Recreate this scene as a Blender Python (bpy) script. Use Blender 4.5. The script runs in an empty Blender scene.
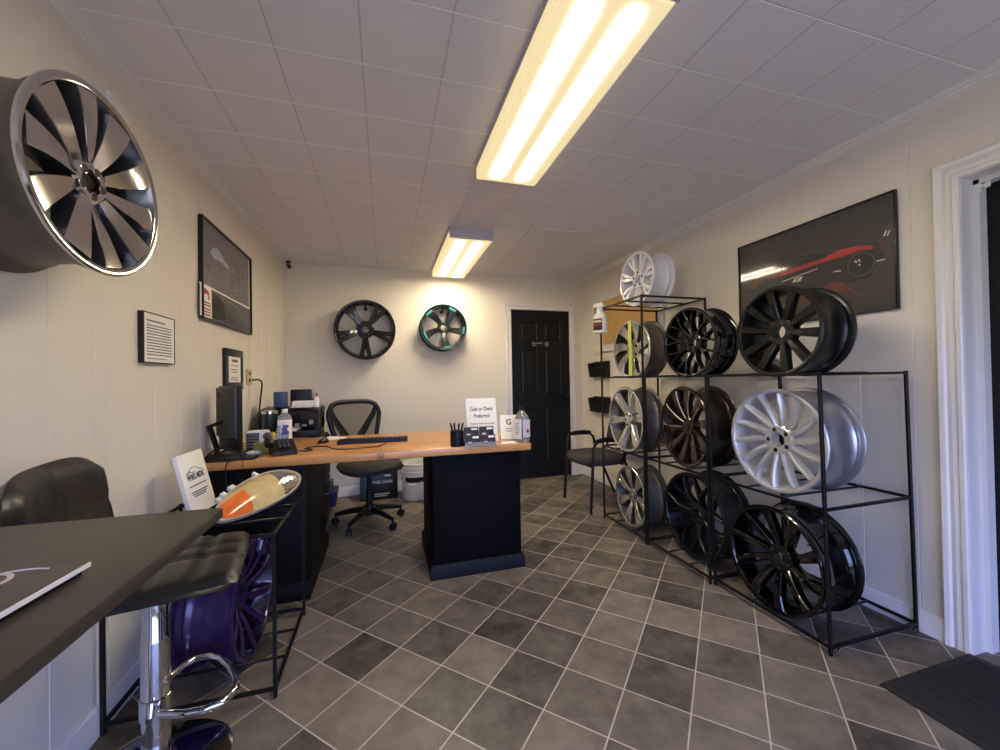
import bpy, bmesh, math, random
from mathutils import Vector, Matrix
random.seed(7)
SC = bpy.context.scene
COL = SC.collection
PI = math.pi
def R(d): return math.radians(d)

# ------------------------------------------------------------------ materials
def lin(c): return tuple(((v/255)/12.92 if v/255 <= .04045 else ((v/255+.055)/1.055)**2.4) for v in c)+(1,)
MATS = {}
def mat(name, rgb, rough=.5, metal=0, coat=0, noise=0, nscale=20, bump=0, bscale=60, spec=.5, trans=0, alpha=1, emit=None, estr=0, stretch=None, coatr=.05):
    if name in MATS: return MATS[name]
    m = bpy.data.materials.new(name); m.use_nodes = True
    nt = m.node_tree; b = nt.nodes['Principled BSDF']
    c = lin(rgb)
    b.inputs['Base Color'].default_value = c
    b.inputs['Roughness'].default_value = rough; b.inputs['Metallic'].default_value = metal
    b.inputs['Coat Weight'].default_value = coat; b.inputs['Coat Roughness'].default_value = coatr
    b.inputs['Specular IOR Level'].default_value = spec
    b.inputs['Transmission Weight'].default_value = trans; b.inputs['Alpha'].default_value = alpha
    if emit: b.inputs['Emission Color'].default_value = lin(emit); b.inputs['Emission Strength'].default_value = estr
    tc = nt.nodes.new('ShaderNodeTexCoord')
    src = tc.outputs['Object']
    if stretch:
        mp = nt.nodes.new('ShaderNodeMapping'); mp.inputs['Scale'].default_value = stretch
        nt.links.new(src, mp.inputs['Vector']); src = mp.outputs['Vector']
    nz = nt.nodes.new('ShaderNodeTexNoise'); nz.inputs['Scale'].default_value = nscale; nz.inputs['Detail'].default_value = 4
    nt.links.new(src, nz.inputs['Vector'])
    k = noise if noise else .03
    mx = nt.nodes.new('ShaderNodeMix'); mx.data_type = 'RGBA'
    mx.inputs[6].default_value = tuple(v*(1-k) for v in c[:3])+(1,); mx.inputs[7].default_value = tuple(min(1, v*(1+k)) for v in c[:3])+(1,)
    nt.links.new(nz.outputs['Fac'], mx.inputs[0]); nt.links.new(mx.outputs[2], b.inputs['Base Color'])
    if bump:
        n2 = nt.nodes.new('ShaderNodeTexNoise'); n2.inputs['Scale'].default_value = bscale; n2.inputs['Detail'].default_value = 3
        nt.links.new(src, n2.inputs['Vector'])
        bp = nt.nodes.new('ShaderNodeBump'); bp.inputs['Strength'].default_value = bump; bp.inputs['Distance'].default_value = .004
        nt.links.new(n2.outputs['Fac'], bp.inputs['Height']); nt.links.new(bp.outputs['Normal'], b.inputs['Normal'])
    MATS[name] = m
    return m

def math_node(nt, op, a, b=None):
    n = nt.nodes.new('ShaderNodeMath'); n.operation = op
    for i, v in enumerate((a, b)):
        if v is None: continue
        if isinstance(v, (int, float)): n.inputs[i].default_value = v
        else: nt.links.new(v, n.inputs[i])
    return n.outputs[0]

def floor_material():
    m = bpy.data.materials.new('floor_tile'); m.use_nodes = True; nt = m.node_tree; b = nt.nodes['Principled BSDF']
    tc = nt.nodes.new('ShaderNodeTexCoord'); sx = nt.nodes.new('ShaderNodeSeparateXYZ'); nt.links.new(tc.outputs['Object'], sx.inputs[0])
    c, s, S = math.cos(R(45.99)), math.sin(R(45.99)), .2359
    dx = math_node(nt, 'SUBTRACT', sx.outputs[0], -.1198); dy = math_node(nt, 'SUBTRACT', sx.outputs[1], 1.7055)
    u = math_node(nt, 'DIVIDE', math_node(nt, 'SUBTRACT', math_node(nt, 'MULTIPLY', dx, c), math_node(nt, 'MULTIPLY', dy, s)), S)
    v = math_node(nt, 'DIVIDE', math_node(nt, 'ADD', math_node(nt, 'MULTIPLY', dx, s), math_node(nt, 'MULTIPLY', dy, c)), S)
    u = math_node(nt, 'ADD', u, 40); v = math_node(nt, 'ADD', v, 40)
    cu = math_node(nt, 'FLOOR', u); cv = math_node(nt, 'FLOOR', v)
    cb = nt.nodes.new('ShaderNodeCombineXYZ'); nt.links.new(cu, cb.inputs[0]); nt.links.new(cv, cb.inputs[1])
    wn = nt.nodes.new('ShaderNodeTexWhiteNoise'); wn.noise_dimensions = '3D'; nt.links.new(cb.outputs[0], wn.inputs[0])
    fu = math_node(nt, 'FRACT', u); fv = math_node(nt, 'FRACT', v)
    eu = math_node(nt, 'MINIMUM', fu, math_node(nt, 'SUBTRACT', 1, fu)); ev = math_node(nt, 'MINIMUM', fv, math_node(nt, 'SUBTRACT', 1, fv))
    e = math_node(nt, 'MINIMUM', eu, ev)
    mr = nt.nodes.new('ShaderNodeMapRange'); mr.inputs[1].default_value = .008; mr.inputs[2].default_value = .014; nt.links.new(e, mr.inputs[0])
    nz = nt.nodes.new('ShaderNodeTexNoise'); nz.inputs['Scale'].default_value = 9; nz.inputs['Detail'].default_value = 6; nz.inputs['Roughness'].default_value = .65
    # every tile has its own clouding
    off = nt.nodes.new('ShaderNodeVectorMath'); off.operation = 'MULTIPLY_ADD'
    nt.links.new(wn.outputs['Color'], off.inputs[0]); off.inputs[1].default_value = (7, 7, 7); nt.links.new(tc.outputs['Object'], off.inputs[2])
    nt.links.new(off.outputs[0], nz.inputs['Vector'])
    t = math_node(nt, 'ADD', math_node(nt, 'MULTIPLY', wn.outputs['Value'], .62), math_node(nt, 'MULTIPLY', nz.outputs['Fac'], 1.25))
    t = math_node(nt, 'SUBTRACT', t, .47)
    rp = nt.nodes.new('ShaderNodeValToRGB'); nt.links.new(t, rp.inputs[0])
    rp.color_ramp.elements[0].color = lin((60, 54, 48)); rp.color_ramp.elements[0].position = .0
    rp.color_ramp.elements[1].color = lin((138, 127, 112)); rp.color_ramp.elements[1].position = 1
    mx = nt.nodes.new('ShaderNodeMix'); mx.data_type = 'RGBA'; nt.links.new(mr.outputs[0], mx.inputs[0])
    mx.inputs[6].default_value = lin((186, 176, 162)); nt.links.new(rp.outputs[0], mx.inputs[7]); nt.links.new(mx.outputs[2], b.inputs['Base Color'])
    b.inputs['Roughness'].default_value = .42; b.inputs['Specular IOR Level'].default_value = .35
    bp = nt.nodes.new('ShaderNodeBump'); bp.inputs['Strength'].default_value = .25; bp.inputs['Distance'].default_value = .003
    nt.links.new(math_node(nt, 'ADD', mr.outputs[0], math_node(nt, 'MULTIPLY', nz.outputs['Fac'], .3)), bp.inputs['Height']); nt.links.new(bp.outputs[0], b.inputs['Normal'])
    return m

def ceiling_material():
    m = bpy.data.materials.new('ceiling_tile'); m.use_nodes = True; nt = m.node_tree; b = nt.nodes['Principled BSDF']
    tc = nt.nodes.new('ShaderNodeTexCoord'); sx = nt.nodes.new('ShaderNodeSeparateXYZ'); nt.links.new(tc.outputs['Object'], sx.inputs[0])
    S = .3061
    u = math_node(nt, 'FRACT', math_node(nt, 'ADD', math_node(nt, 'DIVIDE', math_node(nt, 'SUBTRACT', sx.outputs[0], -.372), S), 40))
    v = math_node(nt, 'FRACT', math_node(nt, 'ADD', math_node(nt, 'DIVIDE', math_node(nt, 'SUBTRACT', sx.outputs[1], 1.2941), S), 40))
    eu = math_node(nt, 'MINIMUM', u, math_node(nt, 'SUBTRACT', 1, u)); ev = math_node(nt, 'MINIMUM', v, math_node(nt, 'SUBTRACT', 1, v))
    e = math_node(nt, 'MINIMUM', eu, ev)
    mr = nt.nodes.new('ShaderNodeMapRange'); mr.inputs[1].default_value = .0; mr.inputs[2].default_value = .014; nt.links.new(e, mr.inputs[0])
    nz = nt.nodes.new('ShaderNodeTexNoise'); nz.inputs['Scale'].default_value = 130; nz.inputs['Detail'].default_value = 3; nt.links.new(tc.outputs['Object'], nz.inputs['Vector'])
    n3 = nt.nodes.new('ShaderNodeTexNoise'); n3.inputs['Scale'].default_value = 2.5; nt.links.new(tc.outputs['Object'], n3.inputs['Vector'])
    rp = nt.nodes.new('ShaderNodeValToRGB'); nt.links.new(n3.outputs['Fac'], rp.inputs[0])
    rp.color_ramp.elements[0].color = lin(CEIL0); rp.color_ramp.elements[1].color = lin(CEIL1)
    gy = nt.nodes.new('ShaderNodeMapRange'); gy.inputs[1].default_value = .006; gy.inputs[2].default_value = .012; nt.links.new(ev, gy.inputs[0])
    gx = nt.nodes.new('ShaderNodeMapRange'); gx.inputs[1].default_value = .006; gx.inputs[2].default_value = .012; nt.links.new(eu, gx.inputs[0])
    m1 = nt.nodes.new('ShaderNodeMix'); m1.data_type = 'RGBA'; nt.links.new(gx.outputs[0], m1.inputs[0]); m1.inputs[6].default_value = lin((206, 200, 200)); nt.links.new(rp.outputs[0], m1.inputs[7])  # joints running along y tinted darker: bevel shade put into the colour
    m2 = nt.nodes.new('ShaderNodeMix'); m2.data_type = 'RGBA'; nt.links.new(gy.outputs[0], m2.inputs[0]); m2.inputs[6].default_value = lin((255, 254, 252)); nt.links.new(m1.outputs[2], m2.inputs[7])  # joints running along x painted near-white, as light caught on the bevels
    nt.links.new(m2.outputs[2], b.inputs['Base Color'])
    b.inputs['Roughness'].default_value = .6; b.inputs['Specular IOR Level'].default_value = .3
    bp = nt.nodes.new('ShaderNodeBump'); bp.inputs['Strength'].default_value = .7; bp.inputs['Distance'].default_value = .006
    h = math_node(nt, 'ADD', math_node(nt, 'MULTIPLY', mr.outputs[0], .5), math_node(nt, 'MULTIPLY', nz.outputs['Fac'], .6))
    nt.links.new(h, bp.inputs['Height']); nt.links.new(bp.outputs[0], b.inputs['Normal'])
    return m

def wood_material():
    m = bpy.data.materials.new('butcher_block'); m.use_nodes = True; nt = m.node_tree; b = nt.nodes['Principled BSDF']
    tc = nt.nodes.new('ShaderNodeTexCoord')
    mp = nt.nodes.new('ShaderNodeMapping'); mp.inputs['Scale'].default_value = (2.2, 26, 26); nt.links.new(tc.outputs['Object'], mp.inputs[0])
    br = nt.nodes.new('ShaderNodeTexBrick'); nt.links.new(mp.outputs[0], br.inputs['Vector'])
    br.inputs['Scale'].default_value = 1; br.inputs['Mortar Size'].default_value = .012; br.inputs['Brick Width'].default_value = 3.1; br.inputs['Row Height'].default_value = 1.05
    br.inputs['Color1'].default_value = lin((205, 148, 86)); br.inputs['Color2'].default_value = lin((182, 122, 64)); br.inputs['Mortar'].default_value = lin((160, 104, 54))
    m2 = nt.nodes.new('ShaderNodeMapping'); m2.inputs['Scale'].default_value = (2, 40, 40); nt.links.new(tc.outputs['Object'], m2.inputs[0])
    nz = nt.nodes.new('ShaderNodeTexNoise'); nz.inputs['Scale'].default_value = 3; nz.inputs['Detail'].default_value = 5; nt.links.new(m2.outputs[0], nz.inputs['Vector'])
    mx = nt.nodes.new('ShaderNodeMix'); mx.data_type = 'RGBA'; mx.blend_type = 'OVERLAY'; mx.inputs[0].default_value = .35
    nt.links.new(br.outputs['Color'], mx.inputs[6]); nt.links.new(nz.outputs['Color'], mx.inputs[7]); 
    hs = nt.nodes.new('ShaderNodeHueSaturation'); hs.inputs['Saturation'].default_value = 1.0; nt.links.new(mx.outputs[2], hs.inputs['Color']); nt.links.new(hs.outputs[0], b.inputs['Base Color'])
    b.inputs['Roughness'].default_value = .33; b.inputs['Coat Weight'].default_value = .25; b.inputs['Coat Roughness'].default_value = .2
    return m

def lens_material(centres, sigma, core, edge):
    m = bpy.data.materials.new('light_lens'); m.use_nodes = True; nt = m.node_tree; b = nt.nodes['Principled BSDF']
    tc = nt.nodes.new('ShaderNodeTexCoord'); sx = nt.nodes.new('ShaderNodeSeparateXYZ'); nt.links.new(tc.outputs['Generated'], sx.inputs[0])
    tot = None
    for c in centres:
        d = math_node(nt, 'DIVIDE', math_node(nt, 'SUBTRACT', sx.outputs[0], c), sigma)
        g = math_node(nt, 'EXPONENT', math_node(nt, 'MULTIPLY', math_node(nt, 'MULTIPLY', d, d), -1))
        tot = g if tot is None else math_node(nt, 'ADD', tot, g)
    # the tubes stop short of both ends of the lens
    ye = math_node(nt, 'MINIMUM', sx.outputs[1], math_node(nt, 'SUBTRACT', 1, sx.outputs[1]))
    mr = nt.nodes.new('ShaderNodeMapRange'); mr.interpolation_type = 'SMOOTHSTEP'; mr.inputs[1].default_value = .0; mr.inputs[2].default_value = .09; nt.links.new(ye, mr.inputs[0])
    tot = math_node(nt, 'MULTIPLY', tot, mr.outputs[0])
    st = math_node(nt, 'ADD', math_node(nt, 'MULTIPLY', math_node(nt, 'POWER', tot, 2.2), core), math_node(nt, 'ADD', edge, math_node(nt, 'MULTIPLY', tot, .8)))
    rp = nt.nodes.new('ShaderNodeValToRGB'); nt.links.new(tot, rp.inputs[0])
    rp.color_ramp.elements[0].color = lin((255, 232, 172)); rp.color_ramp.elements[1].color = lin((255, 239, 208)); rp.color_ramp.elements[1].position = .4
    nt.links.new(rp.outputs[0], b.inputs['Emission Color']); nt.links.new(st, b.inputs['Emission Strength'])
    b.inputs['Base Color'].default_value = lin((225, 215, 190)); b.inputs['Roughness'].default_value = .3
    return m

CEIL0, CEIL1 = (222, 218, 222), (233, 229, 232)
WALL = mat('wall_paint', (227, 219, 204), .55, noise=.02, nscale=3, bump=.08, bscale=35)
TRIM = mat('trim_paint', (228, 224, 218), .4, noise=.03, nscale=12, bump=.08, bscale=25)
BLK = mat('black_powdercoat', (11, 11, 11), .45, noise=.1, spec=.3)
BLKGLOSS = mat('gloss_black', (5, 5, 6), .08, coat=.4, spec=.4)
BLKSAT = mat('satin_black', (9, 9, 9), .32, coat=.12, spec=.4)
DOORBLK = mat('black_door_paint', (14, 14, 14), .42, spec=.3, noise=.1, nscale=8, bump=.05)
CHROME = mat('chrome', (215, 215, 218), .06, metal=1)
POLISH = mat('polished_alloy', (206, 203, 199), .1, metal=1)
DARKALLOY = mat('dark_cast_alloy', (82, 82, 86), .35, metal=.85)
RAWALLOY = mat('raw_grey_barrel', (112, 106, 100), .45, metal=.75, noise=.25, nscale=9, stretch=(1, 1, 3))
SILVER = mat('silver_paint', (202, 203, 207), .36, metal=.6, coat=.4)
SILVERB = mat('silver_barrel', (170, 171, 176), .3, metal=.8)
BRIGHT = mat('bright_machined', (222, 218, 208), .22, metal=.9)
WHITEW = mat('white_wheel_paint', (226, 226, 232), .3, coat=.5)
BRONZE = mat('dark_bronze', (62, 42, 25), .25, metal=.75, coat=.5)
BRONZEB = mat('bronze_barrel', (44, 30, 23), .3, metal=.6, coat=.4)
GUNM = mat('gunmetal', (30, 29, 28), .22, metal=.5, coat=.5)
GRAPH = mat('graphite', (20, 21, 25), .3, metal=.5, coat=.3)
PURPLE = mat('purple_candy', (44, 22, 72), .35, metal=.4, coat=.4, noise=.2, nscale=6)
PURPDARK = mat('purple_dark', (24, 12, 40), .25, metal=.6, coat=.8)
TEAL = mat('teal_paint', (54, 160, 164), .3, coat=.4)
LUG = mat('lug_shade', (14, 14, 14), .6)  # near-black colour for the shade inside the lug holes
TAPE = mat('yellow_green_tape', (206, 214, 92), .6)
WHITEP = mat('white_paper', (240, 236, 226), .7)
WHITEPL = mat('white_plastic', (232, 230, 224), .4)
PRINT = mat('black_print', (30, 28, 30), .7)
GREYPRINT = mat('grey_print', (70, 66, 65), .7)
LEATHER = mat('black_leather', (15, 14, 13), .33, noise=.2, nscale=30, bump=.15, bscale=220)
FABRIC = mat('grey_black_fabric', (62, 56, 50), .9, noise=.2, nscale=80, bump=.3, bscale=300)
MESHF = mat('chair_mesh', (46, 44, 42), .85, alpha=.62, noise=.2, nscale=200)
TABLE = mat('dark_laminate', (63, 56, 49), .42, noise=.12, nscale=14, stretch=(1, 4, 1))
NAVY = mat('navy_black_paint', (9, 9, 12), .6, spec=.08, noise=.15, nscale=6, bump=.05)
NAVYT = mat('navy_plinth_paint', (21, 22, 28), .55, spec=.15, noise=.15, nscale=9)
CABBLK = mat('black_cabinet_paint', (9, 8, 8), .55, spec=.15)
PLASTIC = mat('black_plastic', (13, 13, 13), .45, spec=.35)
PLASTICG = mat('dark_grey_plastic', (52, 50, 47), .5)
MATM = mat('rubber_mat', (34, 33, 34), .9, noise=.3, nscale=60, bump=.8, bscale=120)
PLY = mat('plywood', (204, 162, 98), .55, noise=.16, nscale=5, stretch=(1, 1.2, .25))
FIXT = mat('fixture_enamel', (188, 184, 196), .4)
LENS = lens_material((.28, .70), .09, 84, .6)
WOOD = wood_material()
GLASS = mat('poster_print_dark', (54, 49, 46), .5, noise=.35, nscale=5, coat=1, coatr=.06)

# ------------------------------------------------------------------ mesh helpers
def box(bm, x0, x1, y0, y1, z0, z1, bev=0, M=None, mi=0, seg=2):
    vs = [bm.verts.new((x, y, z)) for z in (z0, z1) for y in (y0, y1) for x in (x0, x1)]
    fs = [bm.faces.new([vs[i] for i in f]) for f in ((0, 2, 3, 1), (4, 5, 7, 6), (0, 1, 5, 4), (2, 6, 7, 3), (0, 4, 6, 2), (1, 3, 7, 5))]
    for f in fs: f.material_index = mi
    allv = set(vs)
    if bev:
        es = list({e for f in fs for e in f.edges})
        r = bmesh.ops.bevel(bm, geom=es, offset=bev, segments=seg, affect='EDGES', profile=.5)
        allv = {v for v in vs if v.is_valid} | set(r['verts'])
        for f in r['faces']: f.material_index = mi
    if M:
        for v in allv: v.co = M @ v.co
    return list(allv)

def frame_of(d):
    d = d.normalized(); a = Vector((0, 0, 1)) if abs(d.z) < .95 else Vector((1, 0, 0))
    x = d.cross(a).normalized(); return x, d.cross(x).normalized()

def tube(bm, pts, r, seg=8, closed=False, mi=0, square=False, caps=True):
    pts = [Vector(p) for p in pts]; n = len(pts); rings = []
    rr = r if isinstance(r, (list, tuple)) else [r]*n
    xprev = None
    for i, p in enumerate(pts):
        if closed: d = pts[(i+1) % n]-pts[i-1]
        else: d = pts[min(i+1, n-1)]-pts[max(i-1, 0)]
        d.normalize()
        if xprev is None: x, y = frame_of(d)
        else:
            x = xprev-d*xprev.dot(d)
            if x.length < 1e-5: x, y = frame_of(d)
            x.normalize(); y = d.cross(x)
        xprev = x
        ks = [(k+.5)*2*PI/4 for k in range(4)] if square else [k*2*PI/seg for k in range(seg)]
        q = rr[i]*(math.sqrt(2) if square else 1)
        rings.append([bm.verts.new(p+(x*math.cos(t)+y*math.sin(t))*q) for t in ks])
    m = len(rings[0])
    for i in range(n if closed else n-1):
        a, b = rings[i], rings[(i+1) % n]
        for k in range(m):
            f = bm.faces.new((a[k], a[(k+1) % m], b[(k+1) % m], b[k])); f.material_index = mi; f.smooth = not square
    if caps and not closed:
        f = bm.faces.new(rings[0][::-1]); f.material_index = mi
        f = bm.faces.new(rings[-1]); f.material_index = mi

def sq(bm, a, b, h, mi=0):  # axis aligned square bar between two points
    a, b = Vector(a), Vector(b)
    lo = [min(a[i], b[i])-h for i in range(3)]; hi = [max(a[i], b[i])+h for i in range(3)]
    box(bm, lo[0], hi[0], lo[1], hi[1], lo[2], hi[2], mi=mi)

def lathe(bm, prof, seg=48, M=None, closed=False, mi=0, mis=None):
    rings = []
    for r, z in prof:
        if r < 1e-6: rings.append([bm.verts.new((0, 0, z))])
        else: rings.append([bm.verts.new((r*math.cos(2*PI*k/seg), r*math.sin(2*PI*k/seg), z)) for k in range(seg)])
    n = len(rings)
    for i in range(n if closed else n-1):
        a, b = rings[i], rings[(i+1) % n]; mm = mis[i] if mis else mi
        for k in range(seg):
            k2 = (k+1) % seg
            if len(a) == 1 and len(b) == 1: continue
            if len(a) == 1: f = bm.faces.new((a[0], b[k], b[k2]))
            elif len(b) == 1: f = bm.faces.new((a[k], b[0], a[k2]))
            else: f = bm.faces.new((a[k], b[k], b[k2], a[k2]))
            f.material_index = mm
    if M:
        for r in rings:
            for v in r: v.co = M @ v.co

def prism(bm, poly, d0, d1, M=None, mi=0):  # polygon in xy, extruded along z
    lo = [bm.verts.new((x, y, d0)) for x, y in poly]; hi = [bm.verts.new((x, y, d1)) for x, y in poly]
    n = len(poly)
    fs = [bm.faces.new(lo[::-1]), bm.faces.new(hi)]+[bm.faces.new((lo[i], lo[(i+1) % n], hi[(i+1) % n], hi[i])) for i in range(n)]
    for f in fs: f.material_index = mi
    if M:
        for v in lo+hi: v.co = M @ v.co

def obj(name, bm, mats, parent=None, loc=None, rotz=0, smooth=35, bevel=0):
    bmesh.ops.recalc_face_normals(bm, faces=bm.faces[:])
    me = bpy.data.meshes.new(name); bm.to_mesh(me); bm.free()
    for m in (mats if isinstance(mats, (list, tuple)) else [mats]): me.materials.append(m)
    if smooth:
        me.shade_smooth(); me.set_sharp_from_angle(angle=R(smooth))
    o = bpy.data.objects.new(name, me); COL.objects.link(o)
    if parent: o.parent = parent
    if loc: o.location = loc
    if rotz: o.rotation_euler.z = rotz
    if bevel:
        b = o.modifiers.new('bevel', 'BEVEL'); b.width = bevel; b.segments = 2; b.limit_method = 'ANGLE'
    return o

def tag(o, label, cat, group=None):
    o['label'] = label; o['category'] = cat
    if group: o['group'] = group
    return o
def thing(name, label, cat, loc=(0, 0, 0), rotz=0, group=None):
    o = bpy.data.objects.new(name, None); COL.objects.link(o); o.empty_display_size = .05
    o.location = loc; o.rotation_euler = (0, 0, rotz)
    return tag(o, label, cat, group)
def struct(name, bm, mats, smooth=35, parent=None):
    o = obj(name, bm, mats, parent, smooth=smooth)
    if not parent: o['kind'] = 'structure'
    return o
BM = bmesh.new

def basis(o, x, y):
    x = Vector(x).normalized(); y = Vector(y); y = (y-x*y.dot(x)).normalized(); z = x.cross(y)
    return Matrix(((x.x, y.x, z.x, o[0]), (x.y, y.y, z.y, o[1]), (x.z, y.z, z.z, o[2]), (0, 0, 0, 1)))

def text_into(bm, s, size, M, align='CENTER', width=None):
    cu = bpy.data.curves.new('lettering_curve', 'FONT'); cu.body = s; cu.size = size; cu.extrude = .0004; cu.offset = size*.022; cu.resolution_u = 2
    cu.align_x = align; cu.align_y = 'CENTER'
    o = bpy.data.objects.new('lettering_curve', cu); COL.objects.link(o)
    bpy.context.view_layer.update()
    me = bpy.data.meshes.new_from_object(o.evaluated_get(bpy.context.evaluated_depsgraph_get()))
    bpy.data.objects.remove(o); bpy.data.curves.remove(cu)
    sx = 1
    if width:
        xs = [v.co.x for v in me.vertices]; sx = width/(max(xs)-min(xs))
    vs = []
    for v in me.vertices: vs.append(bm.verts.new(M @ Vector((v.co.x*sx, v.co.y, v.co.z))))
    for p in me.polygons:
        try: bm.faces.new([vs[i] for i in p.vertices])
        except ValueError: pass
    bpy.data.meshes.remove(me)

def lines_into(bm, M, x0, x1, ys, h, jitter=.1, d=.0006, centre=False):
    for y in ys:
        a, b = x0+random.random()*jitter*(x1-x0)*(1 if centre else 0), x1-random.random()*jitter*(x1-x0)
        x = a
        while x < b:   # broken into words
            w = min(b-x, random.uniform(.06, .16)*(x1-x0))
            box(bm, x, x+w, y-h/2, y+h/2, 0, d, M=M); x += w+.018*(x1-x0)

# ------------------------------------------------------------------ room
XL, XR, YB, YF, H = -.98, 2.399, 4.495, -1.35, 2.443
bm = BM(); box(bm, XL-.12, XR+.5, YF-.12, YB+.3, -.08, 0); struct('floor', bm, floor_material(), 0)
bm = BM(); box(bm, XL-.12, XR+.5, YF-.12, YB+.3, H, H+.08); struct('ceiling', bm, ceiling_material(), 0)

def panelled(bm, x, sgn, y0, y1, z0, z1, grooves, depth=.1):
    # a wall panel standing at x, its face towards -sgn, with shallow vertical grooves
    ys = [(y0, 0)]
    for g in grooves:
        if y0+.01 < g < y1-.01: ys += [(g-.003, 0), (g-.001, .0018), (g+.001, .0018), (g+.003, 0)]
    ys.append((y1, 0))
    poly = [(y, x+sgn*d) for y, d in ys]+[(y1, x+sgn*depth), (y0, x+sgn*depth)]
    lo = [bm.verts.new((a, y, z0)) for y, a in poly]; hi = [bm.verts.new((a, y, z1)) for y, a in poly]; n = len(poly)
    bm.faces.new(lo); bm.faces.new(hi[::-1])
    for i in range(n): bm.faces.new((lo[i], lo[(i+1) % n], hi[(i+1) % n], hi[i]))
gl = []; y = -1.28
steps = [.205, .075, .265, .06, .215, .22, .19]; i = 0
GL = [1.53, 1.735, 1.795, 2.11, 2.336, 2.55, 2.75, 2.81, 3.15, 3.37, 3.62, 3.84, 4.12, 4.3] + [1.53-k for k in (.2, .42, .7, .76, 1.1, 1.32, 1.6, 1.9, 2.2, 2.5)]
bm = BM(); panelled(bm, XL, -1, YF-.1, YB+.1, 0, H, sorted(GL)); struct('wall_left', bm, WALL, 20)
GR = [1.24, 1.46, 1.68, 1.74, 2.06, 2.28, 2.5, 2.8, 3.1, 3.32, 3.6, 3.88, 4.2]
DY0, DY1, DZ = .14, 1.068, 2.045
bm = BM()
panelled(bm, XR, 1, DY1, YB+.1, 0, H, GR); panelled(bm, XR, 1, DY0, DY1, DZ, H, []); panelled(bm, XR, 1, YF-.1, DY0, 0, H, [-.1, -.4, -.7, -1.0])
struct('wall_right', bm, WALL, 20)
BX0, BX1, BZ = 1.463, 2.2235, 2.04
bm = BM()
box(bm, XL, BX0-.02, YB, YB+.12, 0, H); box(bm, BX1+.02, XR, YB, YB+.12, 0, H); box(bm, BX0-.02, BX1+.02, YB, YB+.12, BZ+.02, H)
box(bm, BX0-.03, BX1+.03, YB+.11, YB+.13, 0, BZ+.03)
struct('wall_back', bm, WALL, 0)
# front wall behind the camera with its shop window
WX0, WX1, WZ0, WZ1 = -.7, 2.1, .12, 1.75
bm = BM()
box(bm, XL, WX0, YF-.1, YF, 0, H); box(bm, WX1, XR, YF-.1, YF, 0, H); box(bm, WX0, WX1, YF-.1, YF, 0, WZ0); box(bm, WX0, WX1, YF-.1, YF, WZ1, H)
struct('wall_front', bm, WALL, 0)
bm = BM()
for x in (WX0, (WX0+WX1)/2, WX1): box(bm, x-.03, x+.03, YF-.08, YF-.02, WZ0, WZ1)
for z in (WZ0, WZ1): box(bm, WX0, WX1, YF-.08, YF-.02, z-.03, z+.03)
w = struct('window_1', bm, TRIM, 0)
# crown mouldings (stepped profile) and baseboards
def moulding(name, prof, a, b, n, m=TRIM):
    # profile (offset along n, z) swept from a to b
    bm = BM(); a, b, n = Vector(a), Vector(b), Vector(n)
    ra = [bm.verts.new(a+n*o+Vector((0, 0, z))) for o, z in prof]; rb = [bm.verts.new(b+n*o+Vector((0, 0, z))) for o, z in prof]
    k = len(prof)
    for i in range(k): bm.faces.new((ra[i], ra[(i+1) % k], rb[(i+1) % k], rb[i]))
    bm.faces.new(ra[::-1]); bm.faces.new(rb)
    return struct(name, bm, m, 25)
CP = [(0, H), (.042, H), (.042, H-.006), (.034, H-.008), (.03, H-.018), (.02, H-.02), (.017, H-.03), (.008, H-.033), (.006, H-.042), (0, H-.044)]
moulding('trim_1', CP, (XL, YF, 0), (XL, YB, 0), (1, 0, 0)); moulding('trim_2', CP, (XR, YF, 0), (XR, YB, 0), (-1, 0, 0))
BP = [(0, 0), (.015, 0), (.015, .075), (.011, .085), (.011, .092), (.004, .1), (0, .1)]
moulding('baseboard_left', BP, (XL, YF, 0), (XL, YB, 0), (1, 0, 0))
moulding('baseboard_right', BP, (XR, DY1+.085, 0), (XR, YB, 0), (-1, 0, 0))
moulding('baseboard_back', BP, (XL, YB, 0), (BX0-.07, YB, 0), (0, -1, 0))
# back door casing
def casing(name, prof, pts, right):
    # profile (across, out) mitred along three legs; pts are the inner corner points, 'out' is towards the room
    bm = BM(); rings = []
    (a0, z0), (a1, z1), (a2, z2), (a3, z3) = pts
    def P(a, z, o): return right(a, z, o)
    s = 1 if a3 > a0 else -1
    for (a, z, da, dz) in ((a0, z0, -s, 0), (a1, z1, -s, 1), (a2, z2, s, 1), (a3, z3, s, 0)):
        rings.append([bm.verts.new(P(a+da*c, z+dz*c, o)) for c, o in prof])
    k = len(prof)
    for r, q in zip(rings, rings[1:]):
        for i in range(k): bm.faces.new((r[i], r[(i+1) % k], q[(i+1) % k], q[i]))
    bm.faces.new(rings[0]); bm.faces.new(rings[-1][::-1])
    return struct(name, bm, TRIM, 25)
CAS = [(0, -.02), (0, .012), (.012, .016), (.03, .012), (.05, .02), (.06, .02), (.065, .0), (.065, -.001)]
casing('trim_3', CAS, ((BX0-.004, 0), (BX0-.004, BZ+.004), (BX1+.004, BZ+.004), (BX1+.004, 0)), lambda a, z, o: (a, YB-o, z))
CASR = [(0, -.05), (0, .014), (.006, .02), (.02, .02), (.026, .014), (.04, .018), (.055, .014), (.062, .022), (.078, .026), (.085, .02), (.085, -.001)]
casing('trim_4', CASR, ((DY0, 0), (DY0, DZ), (DY1, DZ), (DY1, 0)), lambda a, z, o: (XR-o, a, z))
bm = BM()  # jamb lining of the right-hand doorway, with its stop
for (a, b) in ((DY1-.002, DY1+.03), (DY0-.03, DY0+.002)): box(bm, XR-.005, XR+.2, a, b, 0, DZ+.02)
box(bm, XR-.005, XR+.2, DY0, DY1, DZ-.002, DZ+.03)
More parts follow.
